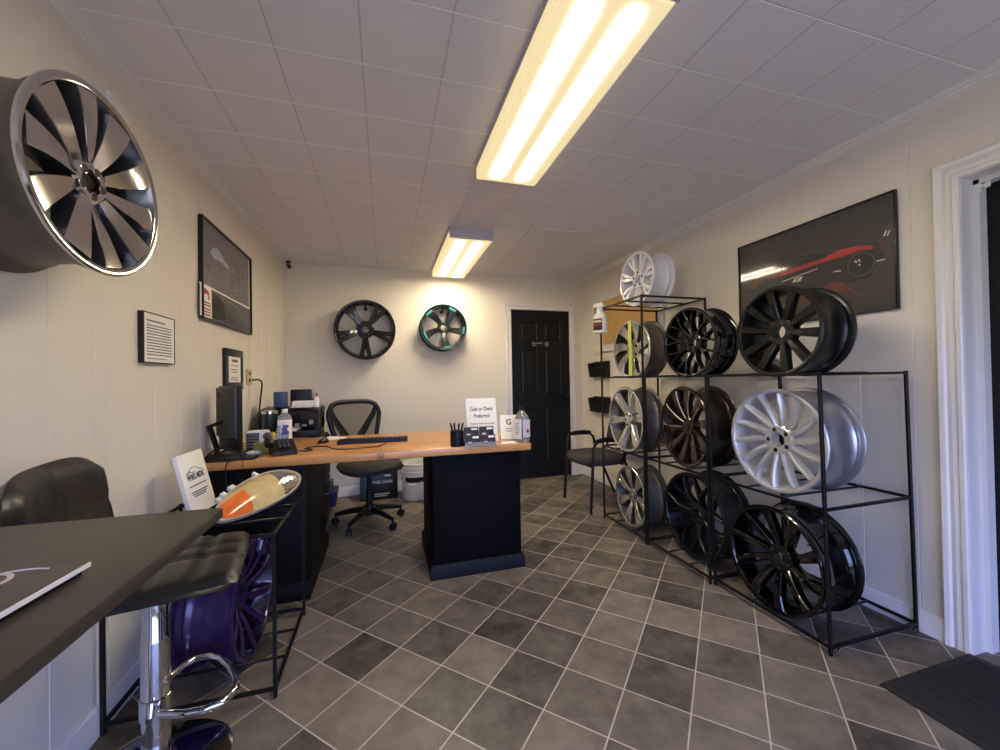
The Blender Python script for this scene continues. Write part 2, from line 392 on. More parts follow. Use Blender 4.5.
box(bm, XR+.08, XR+.13, DY1-.02, DY1, 0, DZ); box(bm, XR+.08, XR+.13, DY0, DY1, DZ-.02, DZ)
struct('trim_5', bm, TRIM, 0)
bm = BM(); box(bm, XR+.132, XR+.17, DY0+.004, DY1-.004, .005, DZ-.004, bev=.003)
d2 = struct('door_2', bm, DOORBLK, 30)
bm = BM()
box(bm, 2.482, 2.494, 1.045, 1.066, 1.985, 2.035, bev=.002); tube(bm, [(2.488, 1.046, 2.012), (2.488, 1.018, 2.012)], .006, 8); tube(bm, [(2.488, 1.022, 2.0), (2.488, 1.022, 2.024)], .004, 8); tube(bm, [(2.488, 1.03, 1.998), (2.488, 1.03, 2.026)], .004, 8)
obj('latch', bm, WHITEPL, d2)['label'] = 'small white latch at the top of the door'
# back door with six raised panels
bm = BM()
xs = [BX0, BX0+.115, BX0+.335, BX0+.425, BX0+.645, BX1]; zs = [0.008, .2, .86, 1.0, 1.58, 1.68, 1.9, BZ]
g = [[bm.verts.new((x, YB+.012, z)) for x in xs] for z in zs]; pan = []
for j in range(7):
    for i in range(5):
        f = bm.faces.new((g[j][i], g[j][i+1], g[j+1][i+1], g[j+1][i]))
        if j in (1, 3, 5) and i in (1, 3): pan.append(f)
ext = bmesh.ops.extrude_face_region(bm, geom=bm.faces[:]); 
for v in [v for v in ext['geom'] if isinstance(v, bmesh.types.BMVert)]: v.co.y += .035
bmesh.ops.recalc_face_normals(bm, faces=bm.faces[:])
pan = [f for f in bm.faces if abs(f.calc_center_median().y-(YB+.012)) < 1e-5 and any(abs(f.calc_center_median().x-c) < .01 for c in (BX0+.225, BX0+.535)) and any(abs(f.calc_center_median().z-c) < .02 for c in (.53, 1.29, 1.79))]
bmesh.ops.inset_individual(bm, faces=pan, thickness=.018, depth=-.009); bmesh.ops.inset_individual(bm, faces=pan, thickness=.006, depth=0); bmesh.ops.inset_individual(bm, faces=pan, thickness=.026, depth=.007)
d1 = struct('door_1', bm, DOORBLK, 20)
bm = BM(); Mk = basis((BX1-.06, YB+.012, .96), (1, 0, 0), (0, 0, 1))
lathe(bm, [(0, 0), (.032, 0), (.032, .006), (.014, .01), (.012, .03), (.026, .04), (.028, .055), (.018, .065), (0, .067)], 24, Mk)
obj('knob', bm, mat('dark_knob', (38, 34, 32), .25, metal=.8), d1)
bm = BM(); Ms = basis((BX0+.38, YB+.011, 1.632), (1, 0, 0), (0, 0, 1)); box(bm, -.115, .115, -.036, .036, 0, .004, bev=.001, M=Ms)
ds = obj('door_sign', bm, BLKSAT, d1); ds['label'] = 'small black restroom sign with pale letters and a round symbol'
bm = BM(); Mt = Ms @ Matrix.Translation((0, 0, .0045))
text_into(bm, 'Restroom', .034, Mt @ Matrix.Translation((-.045, .012, 0)), width=.13); text_into(bm, 'Only', .026, Mt @ Matrix.Translation((-.085, -.016, 0)))
lathe(bm, [(.022, 0), (.028, 0), (.028, .0006), (.022, .0006)], 24, Mt @ Matrix.Translation((.075, 0, 0)), closed=True)
prism(bm, [(-.012, -.014), (.014, 0), (-.012, .014), (-.004, 0)], 0, .0006, Mt @ Matrix.Translation((.075, 0, 0)))
obj('lettering', bm, mat('sign_grey', (150, 148, 146), .6), ds)
# framed plywood board on the right wall (a boarded-up opening)
bm = BM(); box(bm, XR-.012, XR, 3.02, 3.98, 1.58, 2.07)
pb = struct('window_2', bm, PLY, 0); bm = BM()
for a in ((2.96, 3.02, 1.52, 2.13), (3.98, 4.04, 1.52, 2.13), (3.02, 3.98, 2.07, 2.13)): box(bm, XR-.02, XR, *a, bev=.003)
box(bm, XR-.04, XR, 2.93, 4.07, 1.5, 1.525, bev=.003); box(bm, XR-.02, XR, 3.02, 3.98, 1.525, 1.58)
obj('window_frame', bm, TRIM, pb)
# a sagging ceiling tile patch
bm = BM()
n = 10
def patch(x0, x1, y0, y1, sag):
    g = []
    for j in range(n+1):
        row = []
        for i in range(n+1):
            u, v = i/n, j/n
            row.append(bm.verts.new((x0+(x1-x0)*u, y0+(y1-y0)*v, H-.003-sag*(1-u)*(.4+.6*math.sin(PI*v)))))
        g.append(row)
    for j in range(n):
        for i in range(n): bm.faces.new((g[j][i], g[j][i+1], g[j+1][i+1], g[j+1][i]))
patch(1.16, 1.77, 2.99, 4.1, .012)
r = bmesh.ops.extrude_face_region(bm, geom=bm.faces[:])
for v in [v for v in r['geom'] if isinstance(v, bmesh.types.BMVert)]: v.co.z = H-.0005
tag(obj('ceiling_panel', bm, mat('ceiling_board', (222, 217, 218), .6, bump=.5, bscale=150), smooth=40), 'loose sagging patch panel in the ceiling between the far light fixture and the right wall', 'ceiling panel')

# ------------------------------------------------------------------ lights
def fixture(y0, y1, label, capends):
    t = thing('ceiling_light', label, 'light', (.695, (y0+y1)/2, H), group='fluorescent ceiling lights')
    L = (y1-y0)/2
    bm = BM(); box(bm, -.181, .181, -L+.014, L-.014, -.03, -.0005)
    obj('housing', bm, FIXT, t, smooth=0)
    bm = BM()
    prof = [(-.1795, -.0295), (-.178, -.084), (-.17, -.09), (.17, -.09), (.178, -.084), (.1795, -.0295)]
    ra = [bm.verts.new((x, -L+.014, z)) for x, z in prof]; rb = [bm.verts.new((x, L-.014, z)) for x, z in prof]
    for i in range(5): bm.faces.new((ra[i], ra[i+1], rb[i+1], rb[i]))
    bm.faces.new(ra); bm.faces.new(rb)
    ln = obj('lens', bm, LENS, t, smooth=25); ln['label'] = 'glowing ribbed plastic lens'
    for s in capends:
        bm = BM(); box(bm, -.183, .183, s*L-.014, s*L+.004, -.092, -.0005, bev=.003); obj('end_cap', bm, FIXT, t)
fixture(.985, 2.19, 'nearer of the two fluorescent ceiling lights, with a yellowed lens', (-1,))
fixture(3.13, 4.385, 'farther fluorescent ceiling light, near the back wall', (-1,))

# ------------------------------------------------------------------ wheels
def facing(ax):  # local z -> horizontal facing vector, local y -> up
    z = Vector(ax).normalized(); y = Vector((0, 0, 1)); x = y.cross(z)
    return Matrix(((x.x, y.x, z.x), (x.y, y.y, z.y), (x.z, y.z, z.z))).to_4x4()

def strand(bm, rs, ang, wid, zf, th, bev, lat, groove=0, tip=None, edge=False, tilt=0):
    rings = []
    for i, r in enumerate(rs):
        a = ang(i); w = wid(i); z = zf(i); t = th(i); ca, sa = math.cos(a), math.sin(a); b = min(bev, w*.45)
        cs = [(-w-lat, z-t), (-w, z-b), (-w+b, z), (0, z-groove), (w-b, z), (w, z-b), (w+lat, z-t)]
        rings.append([bm.verts.new((r*ca-s*sa, r*sa+s*ca, q-tilt*(.5+.5*s/w) if q > z-t*.8 else q)) for s, q in cs])
    k = 7; n = len(rings)
    for j in range(n-1):
        for i in range(k):
            f = bm.faces.new((rings[j][i], rings[j][(i+1) % k], rings[j+1][(i+1) % k], rings[j+1][i]))
            f.material_index = 3 if (edge and i == 1) else (0 if i in (1, 2, 3, 4) else 1)
            if tip and rs[j] > tip: f.material_index = 2
    bm.faces.new(rings[0]).material_index = 1; bm.faces.new(rings[-1][::-1]).material_index = 1

def wheel(label, base, ax, Rr, W, n, style, face, side, barrel, a0=0, hub=.07, rw0=.02, rw1=.03, dish=.03, swirl=0, lugs=5, tip=None, cap=None, lip=None, group=None, groove=0, split=.16, hubmat=None, lift=0, thick=.03, lat=.004, edge=False, lipin=None, inner=None):
    t = thing('alloy_wheel', label, 'wheel', base, 0, group)
    F = facing(ax); M = Matrix.Translation((0, 0, Rr)) @ F
    def fin(name, bm, mats, par=t, sm=35):
        for v in bm.verts: v.co = M @ v.co
        return obj(name, bm, mats, par, smooth=sm)
    bm = BM(); w = W
    prof = [(Rr-.004, 0), (Rr, -.004), (Rr, -.01), (Rr-.006, -.014), (Rr-.014, -.018), (Rr-.016, -.045), (Rr-.027, -.06), (Rr-.03, -w*.45), (Rr-.027, -w+.075), (Rr-.02, -w+.05), (Rr-.014, -w+.044), (Rr-.018, -w+.038), (Rr-.017, -w+.016), (Rr-.004, -w+.012), (Rr, -w+.008), (Rr, -w+.003), (Rr-.004, -w),
            (Rr-.014, -w), (Rr-.026, -w+.016), (Rr-.03, -w+.05), (Rr-.038, -w+.09), (Rr-.04, -w*.5), (Rr-.037, -.06), (Rr-.026, -.045), (Rr-.025, -.014), (Rr-.019, -.003), (Rr-.012, 0)]
    mis = [1]*len(prof)
    for i in ((0, 1, 25, 26) if not lipin else (0, 1)): mis[i] = 0
    if lipin: mis[25] = mis[26] = 3
    for i in range(17, 25): mis[i] = 2
    lathe(bm, prof, 72, closed=True, mis=mis)
    fin('rim', bm, [lip or face, barrel, inner or side, lipin or face])
    rh, rr = hub*.93, Rr-.024
    N = 9; rs = [rh+(rr-rh)*i/(N-1) for i in range(N)]
    f = lambda i: i/(N-1)
    zf = lambda i: -dish*(1-f(i))**1.6-.004-lift*0
    def sp(a, wf, da=lambda x: 0, bmx=None, g=groove, bv=.005, tl=0):
        bb = bmx or BM()
        strand(bb, rs, lambda i: a+da(f(i))+swirl*f(i)**1.5, wf, zf, lambda i: min(.028, thick)*f(i)+(thick+.012)*(1-f(i)), bv, lat, g, tip, edge, tl)
        return bb
    for k in range(n):
        a = a0+2*PI*k/n
        lerp = lambda i: rw0+(rw1-rw0)*f(i)
        if style == 'single': bm = sp(a, lerp)
        elif style == 'blade': bm = sp(a, lambda i: rw0+(rw1-rw0)*f(i)**.9, bv=.002, tl=(.007 if k % 2 else -.007) if face is POLISH else 0)
        elif style == 'twin':
            bm = BM()
            for s in (-1, 1): sp(a, lerp, lambda x, s=s: s*(split*.55+split*.45*x), bm)
        elif style == 'y':
            bm = BM()
            for s in (-1, 1):
                def da(x, s=s):
                    q = max(0, (x-.25)/.75); return s*(.035+split*(q*q*(3-2*q)))
                sp(a, lerp, da, bm)
        elif style == 'pair':  # spokes alternate towards their neighbour
            bm = sp(a+(split if k % 2 else -split), lerp)
        fin('spoke', bm, [face, side, TEAL, BRIGHT][:4 if edge else (3 if tip else 2)])
    zh = -dish-.002
    bm = BM()
    lathe(bm, [(.0335, zh), (hub-.006, zh+.001), (hub+.004, zh-.006), (hub+.006, zh-.05), (.037, zh-.05), (.0335, zh-.02)], 48, closed=True)
    fin('hub', bm, hubmat or face)
    for k in range(lugs):
        a = a0+PI/2/lugs*0+2*PI*(k+.5)/lugs; bm = BM(); pc = min(.054, hub-.018)
        Mx = Matrix.Translation((pc*math.cos(a), pc*math.sin(a), zh))
        lathe(bm, [(0, .0012), (.0105, .0012), (.0112, .0016), (.013, .0012), (.0135, -.002), (0, -.002)], 16, Mx, mis=[1, 1, 0, 0, 0])  # flat disc on the hub, hole's shade painted dark; no recess is cut
        fin('lug_hole', bm, [hubmat or face, LUG])
    if cap:
        bm = BM(); lathe(bm, [(0, zh+.004), (.022, zh+.003), (.0325, zh-.001), (.0325, zh-.02), (0, zh-.02)], 32); fin('centre_cap', bm, cap)
    bm = BM(); tube(bm, [(0, 0, 0), (0, 0, .03)], [.004, .003], 8)
    Mx = Matrix.Rotation(a0+PI/n, 4, 'Z') @ Matrix.Translation((Rr-.036, 0, -.048)) @ Matrix.Rotation(-.4, 4, 'Y')
    for v in bm.verts: v.co = Mx @ v.co
    fin('valve', bm, PLASTIC)
    return t, M
SINK = .019
def up(z, Rr): return z-( Rr-math.sqrt(Rr*Rr-.095**2))+.0005
LV = [.045, .635, 1.22, 1.81]
def face_x(yaw): return (-math.cos(R(yaw)), -math.sin(R(yaw)), 0)
G1 = 'wheels displayed on the right-hand racks'
D = R
wheel('white multi-spoke wheel on top of the tall rack', (1.973, 2.77, up(LV[3], .22)), face_x(1), .22, .204, 7, 'twin', WHITEW, WHITEW, WHITEW, D(-93), hub=.072, rw0=.013, rw1=.017, dish=.018, split=.15, group=G1)
tw, tM = wheel('silver machined wheel with a yellow-green tape strip across its face', (1.907, 2.765, up(LV[2], .234)), face_x(2), .234, .184, 7, 'blade', BRIGHT, DARKALLOY, RAWALLOY, D(62), hub=.075, rw0=.018, rw1=.05, dish=.02, swirl=.22, lugs=5, group=G1)
bm = BM(); box(bm, -.02, .02, -.228, .228, .001, .003)
for v in bm.verts: v.co = tM @ v.co
obj('tape_strip', bm, TAPE, tw, smooth=0)['label'] = 'yellow-green tape stuck down the middle of the wheel face'
wheel('black mesh wheel with forked spokes, on the shelf beside the taped silver wheel', (1.908, 2.137, up(LV[2], .23)), face_x(1), .23, .184, 9, 'y', GUNM, BLKGLOSS, BLKGLOSS, D(10), hub=.068, rw0=.007, rw1=.006, dish=.035, split=.15, lugs=6, lip=GUNM, group=G1)
wheel('satin black ten-spoke wheel in front of the red car poster', (1.859, 1.493, up(LV[2], .224)), face_x(0), .224, .217, 10, 'pair', BLKSAT, BLKSAT, BLKSAT, D(100), hub=.066, rw0=.014, rw1=.021, dish=.022, split=.02, group=G1)
wheel('bright silver six-spoke wheel on the middle shelf of the tall rack', (1.821, 2.735, up(LV[1], .258)), face_x(-4), .258, .19, 6, 'twin', BRIGHT, SILVER, RAWALLOY, D(8), hub=.06, rw0=.013, rw1=.017, dish=.03, split=.085, cap=SILVER, inner=RAWALLOY, group=G1)
wheel('dark bronze wheel with thin bright spoke edges, middle shelf', (1.869, 2.151, up(LV[1], .263)), face_x(-8), .263, .211, 10, 'single', BRONZE, BRONZEB, BRONZEB, D(15), hub=.058, rw0=.011, rw1=.031, dish=.03, swirl=-.12, edge=True, lip=BRONZE, cap=BRONZEB, group=G1)
wheel('large silver many-spoke wheel on the middle shelf of the nearest rack', (1.884, 1.534, up(LV[1], .262)), face_x(-1), .262, .238, 14, 'single', SILVER, SILVER, SILVERB, D(3), hub=.074, rw0=.012, rw1=.007, dish=.026, swirl=.1, group=G1, lat=.009)
wheel('bright machined wheel with dark windows on the bottom shelf of the tall rack', (1.856, 2.74, up(LV[0], .237)), face_x(-6), .237, .199, 7, 'twin', BRIGHT, DARKALLOY, RAWALLOY, D(100), hub=.055, rw0=.011, rw1=.026, dish=.025, split=.13, cap=CHROME, group=G1)
wheel('dark graphite wheel with forked spokes on the bottom shelf of the middle rack', (1.915, 2.142, up(LV[0], .273)), face_x(-1), .273, .215, 7, 'y', GRAPH, GRAPH, GRAPH, D(-80), hub=.068, rw0=.012, rw1=.009, dish=.04, split=.24, group=G1)
wheel('gloss black twin-spoke wheel on the bottom shelf of the nearest rack', (1.845, 1.532, up(LV[0], .261)), face_x(-2), .261, .237, 10, 'single', BLKGLOSS, BLKGLOSS, BLKGLOSS, D(20), hub=.066, rw0=.014, rw1=.026, dish=.045, swirl=.1, group=G1, groove=.006)
wheel('dark gunmetal five twin-spoke wheel hung on the back wall', (-.188, 4.29, 1.749-.305), (0, -1, 0), .305, .2, 5, 'twin', GUNM, BLKGLOSS, BLKGLOSS, D(-90), hub=.085, rw0=.019, rw1=.021, dish=.03, split=.15, lip=GUNM)
wheel('black five-spoke wheel with teal spoke tips hung on the back wall', (.63, 4.31, 1.79-.255), (0, -1, 0), .255, .18, 5, 'single', BLKSAT, BLKGLOSS, BLKGLOSS, D(-88), hub=.062, rw0=.022, rw1=.042, dish=.03, swirl=.14, lip=TEAL, lipin=BLKSAT, tip=.205)
wheel('big polished wheel with wide blade spokes hung high on the left wall', (-.74, 1.348, 1.773-.251), (math.cos(R(3)), -math.sin(R(3)), 0), .251, .235, 10, 'blade', POLISH, mat('bright_cast_alloy', (128, 128, 132), .22, metal=.9), RAWALLOY, D(100), hub=.056, rw0=.013, rw1=.04, dish=.024, swirl=.07, lip=POLISH, thick=.05)
wheel('purple wheel standing on the bottom shelf of the rack under the headlight', (-.561, 1.999, up(LV[0], .251)), (math.cos(R(2.4)), -math.sin(R(2.4)), 0), .251, .215, 10, 'single', PURPLE, PURPDARK, PURPLE, D(10), hub=.066, rw0=.012, rw1=.02, dish=.055, swirl=.12)
# pegs the wall wheels hang on
def peg(label, p, d):
    bm = BM(); p, d = Vector(p), Vector(d)
    tube(bm, [p, p+d*.1, p+d*.115+Vector((0, 0, .018))], [.009, .009, .008], 10)
    Mx = basis(p, d.cross(Vector((0, 0, 1))), (0, 0, 1)); lathe(bm, [(0, 0), (.02, 0), (.02, .004), (0, .004)], 16, basis(p, (1, 0, 0) if abs(d.y) > .5 else (0, 1, 0), (0, 0, 1)) if False else Matrix.Translation(p) @ d.to_track_quat('Z', 'Y').to_matrix().to_4x4())
    o = obj('wall_hook', bm, BLK); return tag(o, label, 'hook')
peg('black peg inside the top of the gunmetal wheel on the back wall', (-.188, YB, 1.749+.305-.062), (0, -1, 0))
peg('black peg inside the top of the teal-tipped wheel on the back wall', (.63, YB, 1.79+.255-.062), (0, -1, 0))
peg('dark peg holding the polished wheel on the left wall', (XL, 1.35, 1.773+.251-.062), (1, 0, 0))
bm = BM(); Mx = basis((XL+.012, 1.71, 2.19), (.25, 1, -.25), (0, .2, 1))
n = 8
ra = [(.07*math.cos(a), .07*math.sin(a)) for a in [R(20+k*10) for k in range(9)]]; rb = [(.115*math.cos(a), .115*math.sin(a)) for a in [R(20+k*10) for k in range(9)]]
prism(bm, ra+rb[::-1], 0, .012, basis((XL+.001, 1.82, 2.2), (0, 1, 0), (0, 0, 1)))
tag(obj('wall_tag', bm, WHITEPL), 'small curved white tag on the left wall above the polished wheel', 'tag')

# ------------------------------------------------------------------ racks
def rack(label, x0, x1, y0, y1, levels, bars, lean=0, group='black wire racks on the right', feet=()):
    t = thing('display_rack', label, 'rack', (x0, y0, 0), 0, group)
    dx, dy = x1-x0, y1-y0; ztop = levels[-1]; h = .0068; hr = .006
    def fin(name, bm):
        for v in bm.verts: v.co.x -= lean*v.co.z
        return obj(name, bm, BLK, t, smooth=0)
    for (x, y) in ((h, h), (dx-h, h), (dx-h, dy-h), (h, dy-h)):
        bm = BM(); box(bm, x-h, x+h, y-h, y+h, 0, ztop+.01, bev=.002, seg=1); fin('post', bm)
    for z, bc in zip(levels, bars):
        bm = BM()
        for y in (h, dy-h): box(bm, 2*h, dx-2*h, y-hr, y+hr, z-hr, z+hr)
        for x in (h, dx-h): box(bm, x-hr, x+hr, 2*h, dy-2*h, z-hr, z+hr)
        if bc is not None:
            for s in (-1, 1):
                tube(bm, [(2*h, bc-y0+s*.095, z+.004), (dx-2*h, bc-y0+s*.095, z+.004)], .006, 8)
        fin('shelf_frame', bm)
    for (x, y, sx) in feet:
        bm = BM(); tube(bm, [(x, y, .03), (x+sx*.012, y, .008), (x+sx*.024, y, .006), (x+sx*.05, y, .03)], .004, 8); obj('foot_loop', bm, CHROME, t)
    return t
rack('tall four-level black rack holding the white wheel, farthest of the right-hand racks', 1.79, 2.372, 2.452, 3.03, [.035, .625, 1.21, 1.8], [2.74, 2.735, 2.765, 2.77])
rack('middle black rack between the tall rack and the nearest rack', 1.795, 2.372, 1.872, 2.45, [.035, .625, 1.21], [2.142, 2.151, 2.137])
rack('nearest black rack on the right, with the large silver wheel', 1.815, 2.383, 1.24, 1.868, [.035, .625, 1.21], [1.532, 1.534, 1.493], lean=.022, feet=((.02, .007, 1), (.53, .007, 1)))
rack('low black rack beside the bar stool, with the purple wheel and the headlight', -.964, -.415, 1.715, 2.285, [.035, .625], [1.999, 1.999], group=None)

# ------------------------------------------------------------------ desk
DSK = .8
def rotp(x, y, a=-.018): return x*math.cos(a)-y*math.sin(a), x*math.sin(a)+y*math.cos(a)
desk = thing('reception_desk', 'reception desk with a butcher block top on two dark pedestals', 'desk', (-.03, 2.4, 0))
bm = BM(); box(bm, -.925, .925, 0.0, .83, DSK-.045, DSK, bev=.005)
a = -.02
for v in bm.verts: v.co.y += -.02*v.co.x
obj('countertop', bm, WOOD, desk)
def pedestal(x0, x1, y0, y1, m, mt, hp):
    bm = BM(); box(bm, x0, x1, y0, y1, 0, DSK-.045, bev=.003)
    p = obj('pedestal', bm, m, desk)
    bm = BM(); o = .018
    pr = [(0, 0), (o, 0), (o, hp-.02), (o*.6, hp-.008), (o*.3, hp), (0, hp)]
    rings = []
    for (cx, cy, sx, sy) in ((x0, y0, -1, -1), (x1, y0, 1, -1), (x1, y1, 1, 1), (x0, y1, -1, 1)):
        rings.append([bm.verts.new((cx+sx*q, cy+sy*q, z)) for q, z in pr])
    for i in range(4):
        r, s = rings[i], rings[(i+1) % 4]
        for k in range(len(pr)): bm.faces.new((r[k], r[(k+1) % 6], s[(k+1) % 6], s[k]))
    obj('plinth', bm, mt, p)
    return p
pedestal(.3, .865, .035, .64, NAVY, NAVYT, .085)
pedestal(-.905, -.405, .05, .78, CABBLK, CABBLK, .1)

# ------------------------------------------------------------------ left foreground: table, stool, book
TZ = .95
t = thing('bar_table', 'dark laminate table top in the left foreground', 'table', (-.66, .35, 0))
bm = BM(); box(bm, -.315, .325, -.95, .63, TZ-.022, TZ, bev=.003)
for v in bm.verts:
    if v.co.y > 0: v.co.y += .02*(v.co.x-.3)*-1
obj('tabletop', bm, TABLE, t)
for x, y in ((-.28, .57), (-.28, -.9), (.27, -.9)):
    bm = BM(); box(bm, x-.022, x+.022, y-.022, y+.022, 0, TZ-.022, bev=.003); obj('leg', bm, BLK, t)
# the book
def uvp(px, py): return None
bk = thing('binder', 'black covered binder with white pages and a pale round emblem on the dark table', 'binder', (-.403, .703, TZ))
ux, uy = Vector((0, 0, 0)), None
ev = Vector((-.06, -.998, 0)).normalized()     # along the near right-hand edge, towards the camera
eh = Vector((ev.y, -ev.x, 0)); eh = -eh if eh.x > 0 else eh  # along the far edge, to the left
Mb = Matrix(((eh.x, ev.x, 0, 0), (eh.y, ev.y, 0, 0), (0, 0, 1, 0), (0, 0, 0, 1)))
bm = BM(); box(bm, 0.002, .22, 0.002, .29, .0145, .0165, M=Mb); obj('front_cover', bm, mat('binder_cover', (80, 72, 68), .45, noise=.2, nscale=12), bk, smooth=0)
bm = BM(); box(bm, .0, .21, .0, .287, .0085, .0145, M=Mb); obj('pages', bm, WHITEP, bk, smooth=0)
bm = BM(); box(bm, .008, .22, .004, .29, 0.0, .0085, M=Mb); obj('back_cover', bm, BLK, bk, smooth=0)
bm = BM(); Me = Mb @ Matrix.Translation((.089, .046, .0166))
lathe(bm, [(.024, 0), (.03, 0), (.03, .0005), (.024, .0005)], 40, Me, closed=True)
for k in range(3): box(bm, 0, .025, -.0025, .0025, 0, .0005, M=Me @ Matrix.Rotation(k*2*PI/3+.4, 4, 'Z'))
tube(bm, [Me @ Vector((-.052+.012*k, -.03-.004*math.sin(k*.8), .0003)) for k in range(5)], .0012, 6)
obj('emblem', bm, mat('pale_emblem', (222, 206, 198), .5), bk)
# stool
SZ = .675
st = thing('bar_stool', 'black padded bar stool with a chrome column, tucked under the dark table', 'stool', (-.70, 1.50, 0), R(12))
def pad(bm, sx, sy, sz, M, nx=12, ny=12, puff=.25, stitch=(), rnd=.12):
    # rounded cushion sx*sy, thickness sz
    g = {}
    for side in (1, -1):
        for j in range(ny+1):
            for i in range(nx+1):
                u, v = 2*i/nx-1, 2*j/ny-1
                edge = (1-abs(u)**6)*(1-abs(v)**6)
                z = side*sz/2*(edge**puff if edge > 0 else 0)
                if side == 1:
                    for (ax, c) in stitch:
                        q = (u if ax == 0 else v)-c
                        z -= .009*math.exp(-(q/.05)**2)*min(1, edge*3)
                if side == -1 and (i in (0, nx) or j in (0, ny)): g[(side, i, j)] = g[(1, i, j)]; continue
                qx, qy = u*math.sqrt(1-rnd*v*v/2), v*math.sqrt(1-rnd*u*u/2)
                g[(side, i, j)] = bm.verts.new(M @ Vector((qx*sx/2, qy*sy/2, z)))
        for j in range(ny):
            for i in range(nx):
                q = [g[(side, i, j)], g[(side, i+1, j)], g[(side, i+1, j+1)], g[(side, i, j+1)]]
                bm.faces.new(q if side == 1 else q[::-1])
bm = BM(); pad(bm, .43, .42, .06, Matrix.Translation((.03, -.045, SZ-.03)), 24, 24, .3, ((0, .5), (1, -.1), (1, .35), (0, 0))); obj('seat', bm, LEATHER, st, smooth=60)
bm = BM()
# curved backrest shell rising from the rear of the seat
nu, nv = 24, 14; rows = []
for side in (0, 1):
    for j in range(nv+1):
        v = j/nv; row = []
        for i in range(nu+1):
            u = 2*i/nu-1
            wx = .245*(1-.06*max(0, v-.6)/.4*abs(u)); zt = SZ-.04+.385*v-(.05*abs(u)**5)*v
            e = (1-abs(u)**8)*(1-abs(2*v-1)**8); th = .032*max(0, e)**.3
            gx = .008*(math.exp(-((u-.0)/.03)**2)+math.exp(-((u+.55)/.03)**2)+math.exp(-((u-.55)/.03)**2)+math.exp(-((v-.62)/.03)**2)*1.3)
            x = -.185-.04*v+.04*u*u+(th-gx*min(1, e*3) if side == 0 else -th)
            row.append(bm.verts.new((x, u*(wx+.02)-.075, zt-.02)))
        rows.append(row)
for s in range(2):
    for j in range(nv):
        for i in range(nu):
            a, b = rows[s*(nv+1)+j], rows[s*(nv+1)+j+1]; bm.faces.new((a[i], a[i+1], b[i+1], b[i]))
bmesh.ops.remove_doubles(bm, verts=bm.verts[:], dist=.0006)
obj('backrest', bm, LEATHER, st, smooth=50)
bm = BM(); lathe(bm, [(0, 0), (.195, 0), (.197, .006), (.18, .016), (.08, .026), (.05, .04), (.045, .06), (0, .06)], 56); obj('base', bm, CHROME, st)
bm = BM(); lathe(bm, [(.037, .05), (.037, .42), (.036, .425), (.033, .43), (.033, SZ-.09), (.05, SZ-.075), (.09, SZ-.07)], 32); obj('column', bm, CHROME, st)
bm = BM()
cs = []; zc = .215
lp = [(.0, -.055), (.06, -.115), (.12, -.15), (.18, -.165), (.235, -.14), (.262, -.09), (.27, 0), (.262, .09), (.235, .14), (.18, .165), (.12, .15), (.06, .115), (0, .055)]
P3 = [Matrix.Rotation(R(22), 3, 'Z') @ Vector((x*.74, y*.95, zc)) for x, y in lp]
tube(bm, P3, .0115, 12)
tube(bm, [(.0, -.055, zc), (.0, -.05, zc+.03), (0, .05, zc+.03), (0, .055, zc)], .009, 10)
lathe(bm, [(.038, zc-.03), (.041, zc-.028), (.041, zc+.03), (.038, zc+.032)], 32)
obj('footrest', bm, CHROME, st)
bm = BM(); tube(bm, [(.0, .06, SZ-.08), (.02, .12, SZ-.09), (.02, .2, SZ-.09)], .006, 8); obj('lever', bm, CHROME, st)

# ------------------------------------------------------------------ on the low rack: leaflet stand and headlight
A, B = Vector((-.797, 2.007, .637)), Vector((-.784, 2.214, .637)); At = Vector((-.861, 2.011, .905))
ls = thing('sign_card', 'white leaflet card with a car logo and small print, leaning on the low rack', 'sign', A)
Ml = basis((0, 0, 0), B-A, At-A); w_, h_ = (B-A).length, (At-A).length
bm = BM(); box(bm, 0, w_, 0, h_, -.02, 0, bev=.001, M=Ml); obj('card', bm, WHITEP, ls)
bm = BM()
Mp = Ml @ Matrix.Translation((0, 0, .0006))
text_into(bm, 'WHEEL MEDIC', .036, Mp @ Matrix.Translation((w_*.5, h_*.60, 0)), width=w_*.68)
tube(bm, [Mp @ Vector((w_*(.17+.66*k/12), h_*(.68+.075*math.sin(PI*min(1, k/11))**1.5-.01*(k > 10)), 0)) for k in range(13)], .0011, 6)
tube(bm, [Mp @ Vector((w_*x, h_*y, 0)) for x, y in ((.16, .655), (.26, .675), (.3, .70), (.36, .68), (.5, .668))], .0016, 6)
obj('logo', bm, PRINT, ls)
bm = BM()
for y, x0, x1 in ((.46, .17, .83), (.36, .17, .82), (.325, .2, .76), (.29, .26, .72)):
    lines_into(bm, Mp, w_*x0, w_*x1, [h_*y], .0055, 0)
obj('lettering', bm, GREYPRINT, ls)

HL = thing('headlight', 'yellowed car headlight with an amber corner lying on the low rack', 'headlight', (-.55, 2.05, .649))
c = Vector((0, 0, .058))
e1 = Vector((.21, .40, .075)).normalized()
nrm = Vector((.18, -.62, .76)); nrm = (nrm-e1*nrm.dot(e1)).normalized(); e2 = nrm.cross(e1)
Mh = Matrix(((e1.x, e2.x, nrm.x, c.x), (e1.y, e2.y, nrm.y, c.y), (e1.z, e2.z, nrm.z, c.z), (0, 0, 0, 1)))
def outline(t):
    x = math.cos(t); y = math.sin(t); k = .232
    return k*x, .09*y*(1+.18*x)+.012*(1-x*x)
bm = BM(); nr, ns = 28, 160; rings = []
for j in range(nr):
    q = 1-j/nr; rings.append([bm.verts.new(Mh @ Vector((outline(2*PI*i/ns)[0]*q, outline(2*PI*i/ns)[1]*q, .045*(1-q**2.4)))) for i in range(ns)])
tp = bm.verts.new(Mh @ Vector((0, .006, .045)))
